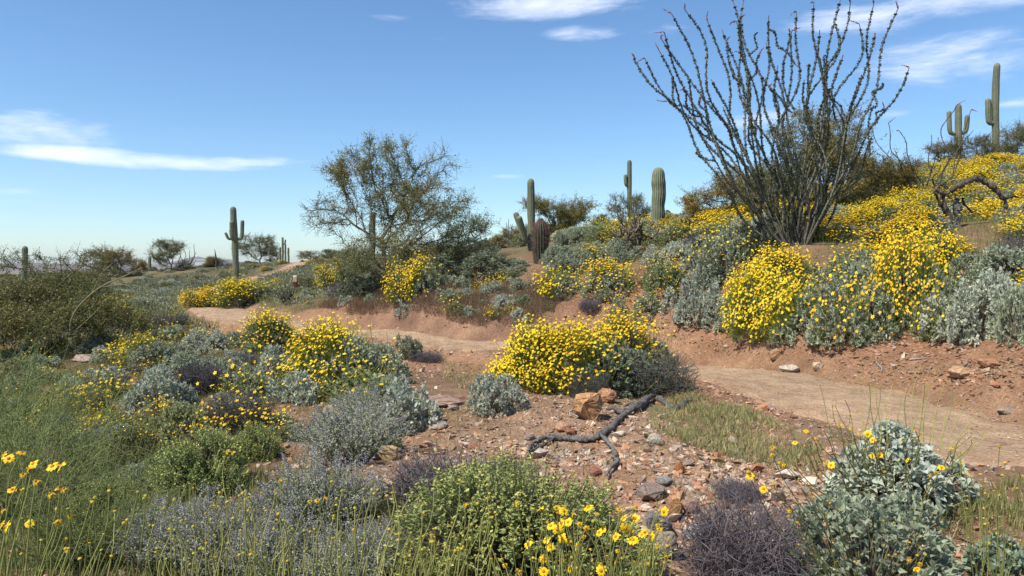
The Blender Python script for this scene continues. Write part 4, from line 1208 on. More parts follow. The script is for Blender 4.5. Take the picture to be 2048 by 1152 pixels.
SPINE = (np.array([[-.06, 0, 0], [.06, 0, 0], [0, 1, 0.0]]), np.array([[0, 1, 2]]))
def barrel(px, depth, top_py, wpx, label, seed, lean=0.0, spines=1500, spc=(.30, .10, .10)):
    b = at_ground(px, depth); k = depth / F; top = at(px, top_py, depth)[2]; h = top - b[2]; r = wpx * k / 2
    o = thing('barrel_cactus', label, 'cactus', b)
    n = 26; t = np.linspace(0, 1, n); z = h * t
    rad = r * np.clip(np.where(t < .6, .82 + .18 * np.sin(t / .6 * math.pi / 2), np.sqrt(np.maximum(1 - ((t - .6) / .4) ** 2.4, 0))), .02, 1)
    pth = np.stack([lean * h * t, np.zeros(n), z - .04], 1)
    part('body', ribbed(pth, rad, 18, .2, (.05, .055, .03), (.12, .07, .05), seed=seed).mesh('body', M_CACT), o)
    gen = np.random.default_rng(seed); a = (gen.integers(0, 18, spines) + .5) * 2 * math.pi / 18 + gen.normal(size=spines) * .03; tt_ = gen.random(spines) ** .6
    rr_ = np.interp(tt_, t, rad); nv = np.stack([np.cos(a), -np.sin(a), np.clip((tt_ - .55) * 2, 0, 2)], 1)
    pos = np.stack([lean * h * tt_ + np.cos(a) * rr_, -np.sin(a) * rr_, h * tt_ - .04], 1)
    d = nrm(nrm(nv) + gen.normal(size=(spines, 3)) * .55); Ls = r * gen.uniform(.2, .42, spines)
    f = np.clip((tt_ - .3) / .5, 0, 1)[:, None]
    C = np.array([.14, .075, .06]) * (1 - f) + np.array(spc) * f
    gq = Geo(); scatter(gq, SPINE, pos, frames(d, gen), np.stack([Ls * .8, Ls, Ls], 1), C * (1 + gen.normal(size=(spines, 1)) * .2))
    part('spines', gq.mesh('spines', M_TWIG), o, 'stuff')
barrel(1081, 20.4, 436, 33, 'red spined barrel cactus in front of the saguaro with raised left arms', 1)
barrel(1394, 30.5, 416, 12.5, 'dark upright barrel cactus on the ridge left of the ocotillo', 2, spc=(.10, .05, .04), spines=700)
barrel(1347, 31, 418, 11, 'dark leaning barrel cactus on the ridge right of the thick saguaro', 3, lean=-.55, spc=(.10, .05, .04), spines=700)

def cholla(px, depth, h, w_, label, seed, colr=(.17, .145, .095), fruit=(.20, .09, .05)):
    gen = np.random.default_rng(seed); b = at_ground(px, depth)
    o = thing('cholla_cactus', label, 'cactus', b)
    g = Geo(); gf = Geo(); tipz = []
    def grow(p, d, L, r, lev):
        n = 5; pts = [p]
        for i in range(n - 1):
            d = nrm(d + gen.normal(size=3) * .14); pts.append(pts[-1] + d * L / (n - 1))
        pts = np.array(pts); q = catmull(pts, 4)
        rr_ = r * (1 + .22 * np.sin(np.arange(len(q)) * 2.2)); rr_[-1] *= .4
        add_tubes(g, q[None], rr_[None], 7, np.array(colr) * gen.uniform(.75, 1.2))
        if lev == 0: tipz.append(pts[-1]); return
        for j in range(gen.integers(2, 4)):
            s_ = pts[-1] if j == 0 else pts[gen.integers(2, n)]
            grow(s_, nrm(d * .55 + gen.normal(size=3) * .62 + np.array([0, 0, .25])), L * gen.uniform(.65, .9), r * .88, lev - 1)
    for i in range(6):
        a = i * 1.05 + gen.uniform(0, .5)
        grow(np.zeros(3), nrm(np.array([math.cos(a) * .8, math.sin(a) * .8, gen.uniform(.6, 1.3)])), .36, .026, 3)
    V = np.concatenate(g.V); sc = np.array([w_ / (np.ptp(V[:, 0]) + 1e-6)] * 2 + [h / max(V[:, 2].max(), .1)])
    o.scale = sc
    for t_ in tipz:
        if gen.random() < .35: gf.add(*tubes(np.array([[t_, t_ + np.array([0, 0, .02]), t_ + np.array([0, 0, .04])]]), np.array([[.018, .024, .008]]), 6), np.array(fruit))
    part('stems', g.mesh('stems', M_BARK), o)
    if gf.n: part('fruits', gf.mesh('fruits', M_TWIG), o, 'stuff')
cholla(1272, 18.8, 1.1, 1.25, 'brown branching cholla below the thick saguaro', 5)
p = hit(572, 612); cholla(570, p[1] + .3, .75, .85, 'dark branching cholla left of the trail marker post', 6, (.10, .105, .08))
cholla(1378, 21.5, .5, .8, 'low dark cholla on the slope right of the thick saguaro', 7, (.10, .075, .07))

# ---------------------------------------------------------------- ocotillos
OLEAF = (.058, .085, .033)
def ocotillo_stem(o, p0, p1, seed, r0=.020, leaves=170, bark=(.17, .155, .12), bloom=True, bow=.10, wig=.115, ll=.031):
    gen = np.random.default_rng(seed); n = 22
    t = np.linspace(0, 1, n)[:, None]; L = np.linalg.norm(p1 - p0)
    d = nrm(p1 - p0); side = nrm(np.cross(d, np.array([0, 0, 1.0]) + gen.normal(size=3) * .2)); side2 = np.cross(side, d)
    w1 = np.interp(t[:, 0], np.linspace(0, 1, 7), np.concatenate([[0], gen.normal(size=5) * wig, [0]]))
    w2 = np.interp(t[:, 0], np.linspace(0, 1, 7), np.concatenate([[0], gen.normal(size=5) * wig, [0]]))
    sm = lambda q: np.convolve(np.pad(q, 2, mode='edge'), np.ones(5) / 5, mode='valid')
    w1, w2 = sm(w1), sm(w2)
    out = nrm(np.array([d[0], d[1], 0.0]) + 1e-6)
    pts = p0 + (p1 - p0) * t + out[None] * (bow * L * (t * (1 - t)) * 1.2) + side[None] * w1[:, None] * L * .45 + side2[None] * w2[:, None] * L * .45
    g = Geo(); add_tubes(g, pts[None], np.linspace(r0, r0 * .42, n)[None] * (1 + .1 * gen.normal(size=(1, n))), 6, np.array(bark) * gen.uniform(.8, 1.25))
    s_ = part('stem', g.mesh('stem', M_BARK), o)
    if leaves:
        tt_ = np.clip(gen.random(leaves) ** .75 * .97 + .03, .12, .97); tt_ = tt_ + .004 * np.sin(tt_ * 210 + seed)
        pos = np.stack([np.interp(tt_, t[:, 0], pts[:, i]) for i in range(3)], 1); rr_ = np.interp(tt_, [0, 1], [r0, r0 * .42])
        rad_ = nrm(np.cross(gen.normal(size=(leaves, 3)), d)); dd = nrm(rad_ + d * .45 + gen.normal(size=(leaves, 3)) * .3)
        Lf = ll * gen.uniform(.6, 1.3, leaves)
        lg = Geo(); scatter(lg, LEAF, pos + rad_ * rr_[:, None] * .8, frames(dd, gen), np.stack([Lf * .62, Lf, Lf], 1), np.array(OLEAF) * (1 + gen.normal(size=(leaves, 1)) * .25))
        part('leaves', lg.mesh('leaves', M_FINE), s_, 'stuff')
    if bloom:
        e = pts[-1]; dd = nrm(pts[-1] - pts[-3] + gen.normal(size=3) * .5); fl = Geo()
        m = 60; q = gen.random(m); Ln = gen.uniform(.14, .24)
        bend = gen.normal(size=3) * .05
        pos = e + dd * (q * Ln)[:, None] + bend[None] * (q ** 2)[:, None]
        fd = nrm(dd[None] * .8 + gen.normal(size=(m, 3)) * .5); Lf = .03 * (1.2 - q * .6)
        scatter(fl, LEAF, pos, frames(fd, gen), np.stack([Lf * .5, Lf, Lf], 1), np.array([.36, .085, .06]) * (1 + gen.normal(size=(m, 1)) * .2))
        part('blossom', fl.mesh('blossom', M_BLOSS), s_)
    return pts
OD = 15.6
ofoot = at_ground(1592, OD)
oc = thing('ocotillo', 'giant ocotillo fanning many thin leafy stems with red tips above the hillside', 'ocotillo', ofoot)
TIPS = [(1266, 105), (1290, 113), (1340, 28), (1362, 22), (1331, 61), (1321, 80), (1318, 102), (1412, 41), (1464, 4), (1472, 43), (1485, 39), (1494, 2), (1594, 22), (1577, 56),
        (1590, 60), (1629, 4), (1685, -4), (1702, 2), (1750, 7), (1711, 48), (1802, 15), (1750, 67), (1817, 134), (1633, 106), (1479, 108), (1455, 80), (1394, 260), (1744, 273),
        (1657, 187), (1746, 210), (1440, 60), (1540, 30), (1660, 40), (1420, 160), (1380, 150), (1510, 150), (1560, 130), (1690, 110), (1725, 150), (1610, 160), (1445, 215), (1640, 60), (1530, 90)]
gen = np.random.default_rng(5)
for i, (tx, ty) in enumerate(TIPS):
    dyo = gen.normal() * .55
    e = at(tx, ty, OD + dyo) - ofoot
    bx = (tx - 1570) * .11 * OD / F + gen.normal() * .04
    p0 = np.array([bx, dyo * .12 + gen.normal() * .05, -.05 + abs(bx) * .1])
    pts = ocotillo_stem(oc, p0, e, 400 + i, r0=.024, leaves=1100 if ty < 200 else 480, bloom=ty < 180 and i < 30, bow=(.10 if abs(tx - 1570) > 120 else .04))
    if i < 34 and i % 2 == 0 and pts is not None:
        for j in range(1):
            q = pts[gen.integers(10, 18)]; dd = nrm(nrm(e - p0) * 1.0 + gen.normal(size=3) * np.array([.5, .3, .25])); Lb = gen.uniform(.5, 1.1)
            ocotillo_stem(oc, q, q + dd * Lb, 440 + i * 3 + j, r0=.013, leaves=int(330 * Lb), bloom=gen.random() < .6, bow=.05, wig=.16)
for i in range(16):          # short inner stems
    a = gen.uniform(-1, 1); e = np.array([a * .95 + gen.normal() * .1, gen.normal() * .5, gen.uniform(1.2, 2.6)])
    ocotillo_stem(oc, np.array([a * .17, gen.normal() * .08, -.05]), e, 470 + i, r0=.017, leaves=380, bloom=False, bow=.05)
# slimmer ocotillo on the ridge to the right
f2_ = at_ground(1848, 22.5)
oc2 = thing('ocotillo', 'sparse grey ocotillo with nearly bare stems in front of the candelabra saguaro', 'ocotillo', f2_)
for i, (tx, ty) in enumerate([(1745, 258), (1777, 245), (1796, 262), (1826, 325), (1862, 270), (1876, 275), (1918, 210), (1943, 218), (1948, 262), (1765, 320), (1905, 280), (1880, 330), (1790, 300), (1925, 300)]):
    dyo = gen.normal() * .4; e = at(tx, ty, 22.5 + dyo) - f2_
    ocotillo_stem(oc2, np.array([(tx - 1848) * .003, dyo * .1, -.05]), e, 500 + i, r0=.024, leaves=40, bark=(.085, .08, .07), bloom=i in (0, 1, 2, 6, 7), bow=.07)
f3_ = at_ground(373, 76)
oc3 = thing('ocotillo', 'bare stemmed ocotillo at the far ridge beside a grey green palo verde', 'ocotillo', f3_)
for i, (tx, ty) in enumerate([(388, 488), (392, 505), (380, 500), (368, 498), (358, 500), (350, 490), (385, 515), (392, 520)]):
    e = at(tx, ty, 76 + gen.normal()) - f3_
    ocotillo_stem(oc3, np.array([(tx - 373) * .012, 0, -.05]), e, 530 + i, r0=.05, leaves=0, bark=(.09, .08, .06), bloom=False)
f4_ = at_ground(1022, 34)
oc4 = thing('ocotillo', 'small bare ocotillo left of the raised saguaro arms', 'ocotillo', f4_)
for i, (tx, ty) in enumerate([(1012, 445), (1018, 438), (1026, 448), (1033, 452), (1006, 460)]):
    e = at(tx, ty, 34) - f4_
    ocotillo_stem(oc4, np.array([(tx - 1022) * .006, 0, -.05]), e, 550 + i, r0=.024, leaves=0, bark=(.12, .11, .08), bloom=False)

# ================================================================== DEAD WOOD
def wood(g, pts3, radii, sides, colr, seed):
    gen = np.random.default_rng(seed)
    c = catmull(pts3, 6); n = len(c)
    r = np.interp(np.linspace(0, 1, n), np.linspace(0, 1, len(radii)), radii) * (1 + .2 * np.convolve(gen.normal(size=n + 2), np.ones(3) / 1.8, 'valid'))
    c = c + gen.normal(size=c.shape) * np.mean(radii) * .16
    r[0] *= .5; r[-1] *= .35
    V, Fc = tubes(c[None], r[None], sides)
    V = V + gen.normal(size=V.shape) * .11 * np.repeat(r, sides)[:, None]
    g.add(V, Fc, np.array(colr) * (1 + gen.normal(size=(len(V), 1)) * .16))
z1 = lambda zx, zy: (1000 + zx * .1953, 740 + zy * .1953)
def on_ground(lst, lift=8, zoff=.0):
    out = []
    for a, b in lst:
        d = hit(a, b + lift)[1]; out.append(at(a, b, d) + np.array([0, 0, zoff]))
    return out
br = thing('fallen_branch', 'long weathered grey branch lying across the gravel below the orange boulder', 'branch', on_ground([(1190, 875)])[0])
b0 = np.array(br.location)
def brp(l, **k): return [q - b0 for q in on_ground([z1(*p) for p in l], **k)]
g = Geo(); wood(g, brp([(1960, 300), (1900, 325), (1790, 392), (1680, 325), (1570, 268), (1450, 345), (1330, 410), (1230, 490), (1130, 590), (1000, 680), (850, 705), (700, 695), (560, 690), (430, 700), (330, 760), (290, 830)]),
                [.03, .036, .034, .038, .036, .046, .036, .034, .034, .032, .03, .028, .024, .016, .01], 12, (.22, .20, .185), 1)
part('main_limb', g.mesh('main_limb', M_WOOD), br)
g = Geo(); wood(g, brp([(1030, 680), (1100, 750), (1160, 830), (1185, 890), (1150, 910), (1205, 950), (1130, 1030), (1080, 1110)], lift=6, zoff=.02), [.02, .018, .017, .018, .017, .017, .015, .01], 8, (.29, .265, .24), 2)
part('side_branch', g.mesh('side_branch', M_WOOD), br)
g = Geo(); wood(g, brp([(560, 700), (470, 750), (390, 790), (300, 835)], lift=6), [.014, .016, .014, .008], 7, (.19, .175, .15), 3)
part('side_branch', g.mesh('side_branch', M_WOOD), br)
g = Geo(); wood(g, brp([(1310, 420), (1240, 430), (1170, 395), (1085, 405)], lift=10), [.04, .03, .018, .010], 8, (.19, .175, .165), 4)
part('broken_stub', g.mesh('broken_stub', M_WOOD), br)
g = Geo(); wood(g, brp([(590, 745), (560, 820), (500, 900)], lift=4), [.008, .007, .004], 6, (.17, .16, .15), 5)
part('twig', g.mesh('twig', M_WOOD), br)
g = Geo(); wood(g, brp([(1400, 330), (1330, 350), (1260, 380)], lift=12), [.012, .010, .006], 6, (.13, .12, .11), 6)
part('twig', g.mesh('twig', M_WOOD), br)

AD = 15.4
a0 = at_ground(1915, AD)
ar = thing('dead_tree_arch', 'arched dead branch on a splintered grey stump in the flowering hillside', 'dead tree', a0)
def arp(l, dy=0.0): return [at(1840 + x * .1016, 330 + y * .1016, AD + dy) - a0 for x, y in l]
for nm, l, r, dy, c in [('arch', [(250, 560), (320, 490), (420, 560), (540, 560), (700, 440), (900, 340), (1080, 275), (1180, 275), (1350, 385), (1500, 495), (1620, 620), (1670, 690)], [.02, .03, .035, .042, .048, .05, .055, .055, .05, .05, .05, .04], 0, (.16, .125, .105)),
                    ('side_branch', [(1640, 660), (1750, 640), (1850, 610), (1950, 655)], [.034, .03, .022, .01], .05, (.10, .085, .075)),
                    ('leg', [(1670, 680), (1690, 850), (1680, 1000), (1650, 1350)], [.045, .042, .045, .05], .04, (.19, .165, .15)),
                    ('leg', [(450, 560), (480, 780), (560, 980), (640, 1350)], [.035, .04, .05, .06], .03, (.13, .11, .10)),
                    ('leg', [(290, 540), (370, 730), (480, 900), (580, 1300)], [.022, .026, .03, .03], .08, (.11, .09, .085)),
                    ('leg', [(370, 740), (330, 930), (280, 1100), (300, 1400)], [.014, .014, .014, .014], .1, (.11, .09, .085)),
                    ('splinter', [(510, 580), (640, 690), (670, 780), (590, 800)], [.02, .016, .014, .008], -.05, (.10, .085, .075)),
                    ('splinter', [(420, 580), (380, 700), (400, 760)], [.02, .014, .006], -.03, (.10, .085, .075)),
                    ('stump', [(730, 640), (735, 800), (740, 1000), (735, 1400)], [.045, .07, .085, .10], .12, (.19, .175, .16)),
                    ('splinter', [(840, 640), (860, 760), (960, 860), (1040, 950)], [.03, .022, .02, .012], .15, (.07, .055, .05))]:
    g = Geo(); wood(g, arp(l, dy), r, 9, c, len(l) + int(l[0][0])); part(nm, g.mesh(nm, M_WOOD), ar)

def stick(px_list, r, label, colr=(.3, .27, .24), name='dead_stick'):
    q = on_ground(px_list, lift=3); b = q[0]
    o = thing(name, label, 'stick', b); g = Geo(); wood(g, [p - b for p in q], [r, r * 1.1, r * .9, r * .5], 6, colr, int(px_list[0][0]))
    o2 = part('stem', g.mesh('stem', M_BARK), o)
stick([(1818, 719), (1840, 717), (1864, 714)], .012, 'straight pale stick lying on the red bank')
stick([(1752, 722), (1757, 730), (1763, 735), (1764, 744)], .014, 'crooked white root poking from the red bank')
stick([(1905, 755), (1925, 735), (1942, 722)], .012, 'dark dead twig leaning among the bank rocks', (.11, .09, .08))
pl = at_ground(432, 68); g = Geo(); wood(g, [np.zeros(3), np.array([.05, 0, 1.0]), np.array([-.1, 0, 2.0 ])], [.10, .07, .03], 6, (.12, .10, .10), 3)
o = thing('dead_stalk', 'lone bare pole of a dead stalk on the far ridge', 'stalk', pl); part('stem', g.mesh('stem', M_BARK), o)

# ================================================================== STONES
import bmesh
PAL = [(.60, .34, .18), (.64, .43, .28), (.54, .34, .23), (.42, .33, .26), (.58, .44, .31), (.46, .23, .12), (.36, .27, .22), (.62, .52, .42)]
def rock_mesh(seed, npts, colr, sq=(1, 1, .7), bev=.0, var=.12):
    gen = np.random.default_rng(seed)
    bm = bmesh.new()
    for v in nrm(gen.normal(size=(npts, 3))) * gen.uniform(.75, 1.0, (npts, 1)) * np.array(sq) * .5: bm.verts.new(v)
    r = bmesh.ops.convex_hull(bm, input=bm.verts)
    bmesh.ops.delete(bm, geom=[v for v in bm.verts if not v.link_faces], context='VERTS')
    if bev:
        bmesh.ops.bevel(bm, geom=list(bm.edges), offset=bev, segments=2, affect='EDGES', clamp_overlap=True)
        bmesh.ops.triangulate(bm, faces=bm.faces)
        bmesh.ops.subdivide_edges(bm, edges=[e for e in bm.edges if e.calc_length() > .12], cuts=2, use_grid_fill=True)
        for v in bm.verts:
            c_ = v.co * 4.0
            v.co += v.normal * (.030 * float(vnoise(np.array([c_.x + seed]), np.array([c_.y + c_.z * 1.3]))[0]) + .02 * gen.normal() * .6)
    bmesh.ops.triangulate(bm, faces=bm.faces)
    bm.verts.index_update()
    V = np.array([v.co for v in bm.verts]); Fc = np.array([[v.index for v in f.verts] for f in bm.faces]); bm.free()
    g = Geo(); g.add(V, Fc, np.array(colr) * (1 + gen.normal(size=(len(V), 1)) * var)); return g
STONES = [rock_mesh(600 + i, 11, PAL[i % 8], (1, gen.uniform(.6, .95), gen.uniform(.4, .7))).mesh('stone', M_ROCK, True) for i in range(16)]

def gravel_weight(x, y, d):
    gm = np.exp(-(((x - 1.0) / 2.0) ** 2 + ((y - 6.4) / 2.6) ** 2)) * 1.6
    bank = np.exp(-((d - 1.6) / .65) ** 2) * (y + x * .55 > 10.0) * (y < 22) * 2.0
    lef = np.exp(-(((x + 4.6) / 2.0) ** 2 + ((y - 10) / 4.5) ** 2)) * .8
    return (gm + bank + lef) * (d > .80 + .25 * gen.random(np.shape(x))) * np.clip(.9 + 1.4 * fbm(x, y, 1.2, 3), .1, 2) + .05 * (d > 1) + .02 + .8 * np.exp(-((d - 1.02) / .13) ** 2) * np.clip(.4 + 1.5 * fbm(x + 3, y, .7, 2), 0, 1)
gen = np.random.default_rng(77)
def sample_ground(n, wfun, mx, xr=(-9, 10), yr=(2.6, 20), power=1.6):
    out = []
    while sum(map(len, out)) < n:
        m = n * 4
        y = yr[0] + (yr[1] - yr[0]) * gen.random(m) ** power; x = gen.uniform(-.78, .78, m) * (y + 1.0)
        d = path_d(x, y); k = gen.random(m) * mx < wfun(x, y, d)
        out.append(np.stack([x[k], y[k]], 1))
    q = np.concatenate(out)[:n]
    return q
NG = 9200
q = sample_ground(NG * 5, gravel_weight, 2.2)
zz = H(q[:, 0], q[:, 1])
OCT = np.array([[1, 0, 0], [0, 1, 0], [-1, 0, 0], [0, -1, 0], [0, 0, .8], [0, 0, -.8]], float)
OF = np.array([[0, 1, 4], [1, 2, 4], [2, 3, 4], [3, 0, 4], [1, 0, 5], [2, 1, 5], [3, 2, 5], [0, 3, 5]])
gr = Geo()
for v in range(5):
    s_ = slice(v * NG, (v + 1) * NG); m = NG
    T = OCT * gen.uniform(.6, 1.25, (6, 1)) + gen.normal(size=(6, 3)) * .22
    sz = .008 + .034 * gen.random(m) ** 2.6
    up = nrm(np.array([0, 0, 1.0]) + gen.normal(size=(m, 3)) * .4); x = nrm(np.cross(up, gen.normal(size=(m, 3)))); y = np.cross(up, x)
    colr = np.array(PAL)[gen.integers(0, 8, m)] * (1 + gen.normal(size=(m, 1)) * .18)
    dd = path_d(q[s_, 0], q[s_, 1])
    bankm = (np.exp(-((dd - 1.5) / .6) ** 2) * (q[s_, 1] + q[s_, 0] * .55 > 10))[:, None]
    colr = colr * (1 - bankm * .6) + np.array([.42, .22, .12]) * bankm * .6
    pos = np.stack([q[s_, 0], q[s_, 1], zz[s_] + sz * .08], 1)
    scatter(gr, (T, OF), pos, np.stack([x, y, up], -1), np.stack([sz * gen.uniform(.8, 1.4, m), sz, sz * gen.uniform(.45, .8, m)], 1), colr)
tag(link(bpy.data.objects.new('gravel', gr.mesh('gravel', M_ROCK, True))), 'loose orange brown gravel strewn over the slope', kind='stuff')

q = sample_ground(6500, lambda x, y, d: (d < 1.0) * np.clip(.5 + fbm(x, y, .9, 3), .1, 1), 1.0, yr=(4.0, 26), power=1.2)
zz = H0(q[:, 0], q[:, 1]) - .02 + .035 * fbm(q[:, 0], q[:, 1], 1.3, 3); m = len(q)
gr = Geo(); sz = .004 + .013 * gen.random(m) ** 3; up = nrm(np.array([0, 0, 1.0]) + gen.normal(size=(m, 3)) * .3); x = nrm(np.cross(up, gen.normal(size=(m, 3)))); y = np.cross(up, x)
scatter(gr, (OCT, OF), np.stack([q[:, 0], q[:, 1], zz], 1), np.stack([x, y, up], -1), np.stack([sz * 1.3, sz, sz * .6], 1), np.array(PAL)[gen.integers(0, 8, m)] * (1 + gen.normal(size=(m, 1)) * .2))
tag(link(bpy.data.objects.new('pebbles', gr.mesh('pebbles', M_ROCK, True))), 'small pebbles scattered on the trail', kind='stuff')
q = sample_ground(295, lambda x, y, d: gravel_weight(x, y, d) ** 1.3 * (d > 1.05), 2.4, yr=(3.0, 14), power=1.3)
zz = H(q[:, 0], q[:, 1])
for i in range(len(q)):
    o = bpy.data.objects.new('stone', STONES[int(gen.integers(0, 16))])
    sz = .07 + .14 * gen.random() ** 2.0
    o.location = (q[i, 0], q[i, 1], zz[i] + sz * .12); o.rotation_euler = (gen.normal() * .3, gen.normal() * .3, gen.uniform(0, 6.28))
    o.scale = (sz * gen.uniform(.85, 1.35), sz, sz * gen.uniform(.7, 1.1))
    link(o, ground)

def boulder(px, py, wpx, hpx, colr, label, seed, npts=16, rot=(0, 0, 0), sink=.1):
    p = hit(px, py); k = p[1] / F; w_, h_ = wpx * k, hpx * k
    me = rock_mesh(seed, npts + 12, colr, (1, .85, 1), .04).mesh('rock', M_ROCK, True)
    z = np.array([v.co.z for v in me.vertices]); x = np.array([v.co.x for v in me.vertices])
    o = tag(link(bpy.data.objects.new('rock', me)), label, 'rock')
    sc = h_ / np.ptp(z); o.scale = (w_ / np.ptp(x), w_ / np.ptp(x), sc)
    o.location = (p[0], p[1] + w_ * .35, p[2] - z.min() * sc - h_ * sink); o.rotation_euler = rot
    placed.append((p[0], p[1], w_ * .5))
boulder(1180, 842, 64, 62, (.52, .27, .14), 'largest orange boulder with a rounded top on the gravel beside the fallen branch', 641, 22, (0, -.25, .2))
boulder(1216, 808, 42, 34, (.38, .19, .11), 'brown rock tucked behind the orange boulder', 642, 16)
boulder(1125, 866, 34, 24, (.50, .29, .17), 'angular tan rock in front of the orange boulder', 643, 12)
boulder(1143, 872, 24, 16, (.42, .20, .11), 'small brown rock touching the angular tan rock', 644, 11)
boulder(775, 925, 42, 36, (.52, .36, .20), 'pale yellowish rock beside the grey lavender', 645, 13)
boulder(660, 850, 44, 44, (.42, .31, .17), 'tan mossy rock behind the grey lavender', 646, 14)
boulder(885, 815, 90, 26, (.40, .27, .20), 'flat pinkish slab in the soil left of the compact silver bush', 647, 14, sink=.3)
boulder(870, 860, 46, 20, (.38, .30, .24), 'flat grey slab low in the gravel', 648, 12, sink=.25)
boulder(1310, 895, 36, 28, (.42, .38, .28), 'whitish green rock right of the fallen branch', 649, 12)
boulder(1560, 720, 36, 26, (.46, .27, .15), 'tan rock standing at the trail edge below the bank', 650, 13)
boulder(1584, 748, 42, 20, (.58, .48, .38), 'white crumbled rock at the trail edge', 651, 12)
boulder(1640, 742, 22, 20, (.52, .38, .27), 'pale pointed rock at the trail edge', 652, 10)
boulder(1930, 755, 48, 26, (.45, .27, .16), 'large tan rock set in the red bank', 653, 15, sink=.2)
boulder(1990, 735, 44, 20, (.42, .22, .12), 'orange ledge rock under the big silver bush', 654, 13, sink=.2)
boulder(2020, 830, 36, 18, (.46, .36, .27), 'pale rock at the trail edge below the bank', 655, 12, sink=.2)
boulder(1305, 1005, 62, 34, (.33, .24, .20), 'grey brown rock at the rim of the lime tipped bush', 656, 14)
boulder(1352, 1040, 34, 44, (.40, .21, .10), 'orange tilted rock beside the grey brown rock', 657, 11, (0, .4, 0))
boulder(1320, 1068, 58, 44, (.20, .18, .18), 'dark grey rock behind the yellow daisies', 658, 14)
boulder(1380, 1030, 40, 30, (.33, .2, .15), 'reddish brown rock right of the orange tilted rock', 659, 12)
boulder(1400, 1090, 58, 40, (.42, .40, .37), 'pale grey rock against the dense purplish dead bush', 660, 13)
boulder(1340, 1120, 50, 60, (.42, .34, .27), 'upright pinkish grey rock behind the yellow daisies', 661, 13)
boulder(1310, 1160, 46, 40, (.09, .085, .09), 'black rock at the foot of the yellow daisies', 662, 12)
boulder(1190, 955, 30, 22, (.36, .17, .12), 'dark red rock under the side branch', 663, 12)
boulder(1465, 980, 30, 24, (.40, .35, .30), 'pale grey stone below the grass patch', 664, 11)
boulder(1362, 950, 20, 26, (.46, .19, .08), 'bright orange brick like stone in the gravel', 665, 9)
boulder(1330, 975, 36, 22, (.36, .33, .30), 'flat grey stone in the gravel', 666, 11)
boulder(180, 830, 30, 20, (.36, .22, .17), 'pinkish stone on the red scree', 667, 12)
boulder(320, 860, 36, 22, (.36, .25, .17), 'brown stone in front of the bushy silver plant', 668, 12)
boulder(160, 725, 50, 18, (.33, .24, .20), 'flat stone slab below the thicket', 669, 12, sink=.2)
boulder(520, 840, 36, 30, (.36, .21, .14), 'brown stone by the grey dead brush heap', 670, 13)

# ================================================================== GRASS AND GROUND COVER
BLADE = (np.array([[-.5, 0, 0], [.5, 0, 0], [.32, .55, .06], [0, 1, .22]]), np.array([[0, 1, 2], [0, 2, 3]]))
BLADE1 = (np.array([[-.5, 0, 0], [.5, 0, 0], [0, 1, .15]]), np.array([[0, 1, 2]]))
def grass(name, label, pts, hgt, cols, wd=.06, lean=.35, clump=None):
    pts = pts[path_d(pts[:, 0], pts[:, 1]) > 1.05]; m = len(pts); z = H(pts[:, 0], pts[:, 1])
    d = nrm(np.array([0, 0, 1.0]) + gen.normal(size=(m, 3)) * lean); L = hgt * gen.uniform(.45, 1.25, m)
    C = np.array(cols)[gen.integers(0, len(cols), m)] * (1 + gen.normal(size=(m, 1)) * .18)
    g = Geo(); scatter(g, BLADE1 if pts[:, 1].mean() > 11 else BLADE, np.stack([pts[:, 0], pts[:, 1], z - .005], 1), frames(d, gen), np.stack([L * wd, L, L], 1), C)
    return tag(link(bpy.data.objects.new(name, g.mesh(name, M_FINE))), label, kind='stuff')
def px_region(poly, n, jitter=.0):
    """random ground points whose pixels fall inside a photo polygon"""
    poly = np.array(poly, float)
    W3 = np.array([hit(a, b)[:2] for a, b in poly])
    lo, hi = W3.min(0), W3.max(0); out = []
    while sum(map(len, out)) < n:
        q = lo + (hi - lo) * gen.random((n * 3, 2)); ins = np.zeros(len(q), bool); j = len(W3) - 1
        for i in range(len(W3)):
            a, b = W3[i], W3[j]; c = ((a[1] > q[:, 1]) != (b[1] > q[:, 1])) & (q[:, 0] < (b[0] - a[0]) * (q[:, 1] - a[1]) / (b[1] - a[1] + 1e-9) + a[0]); ins ^= c; j = i
        q = q[ins]; q = q[vnoise(q[:, 0] * 2.3, q[:, 1] * 2.3) + .5 > gen.random(len(q)) * .9]
        out.append(q)
    return np.concatenate(out)[:n]
OLV, STR, GRS, RDG = (.26, .255, .095), (.46, .37, .19), (.21, .25, .085), (.215, .095, .085)
grass('grass', 'patch of short green and straw grass right of the fallen branch', px_region([(1290, 850), (1330, 800), (1420, 790), (1520, 830), (1640, 900), (1640, 960), (1540, 945), (1400, 900)], 7500), .10, [OLV, GRS, STR, (.30, .22, .12)], .05)
grass('grass', 'straw grass at the trail edge above the compact silver bush', px_region([(880, 725), (1010, 735), (1050, 760), (1010, 790), (900, 780)], 2200), .11, [STR, OLV, OLV], .05)
grass('grass', 'dry tuft of upright straw behind the orange boulder', px_region([(1165, 780), (1225, 780), (1225, 790), (1165, 790)], 220), .30, [(.24, .17, .10), (.30, .22, .13)], .012, .22)
grass('red_grass', 'reddish purple annual grass on the slope above the trail', px_region([(620, 620), (720, 590), (880, 570), (1120, 555), (1130, 600), (1070, 660), (940, 672), (700, 652)], 36000), .17, [RDG, (.24, .16, .10), RDG, (.24, .21, .10)], .05)
grass('weeds', 'low weeds on the red bank beside the trail', px_region([(1020, 640), (1130, 610), (1330, 640), (1480, 680), (1700, 715), (2040, 720), (2040, 760), (1700, 740), (1450, 705), (1250, 670)], 1800), .08, [OLV, STR, GRS], .06)
grass('weeds', 'dry straw and weeds on the slope between barrel cactus and trail', px_region([(880, 560), (1000, 535), (1140, 540), (1160, 610), (1080, 665), (900, 675)], 9000), .14, [OLV, STR, (.30, .18, .12), GRS], .04)
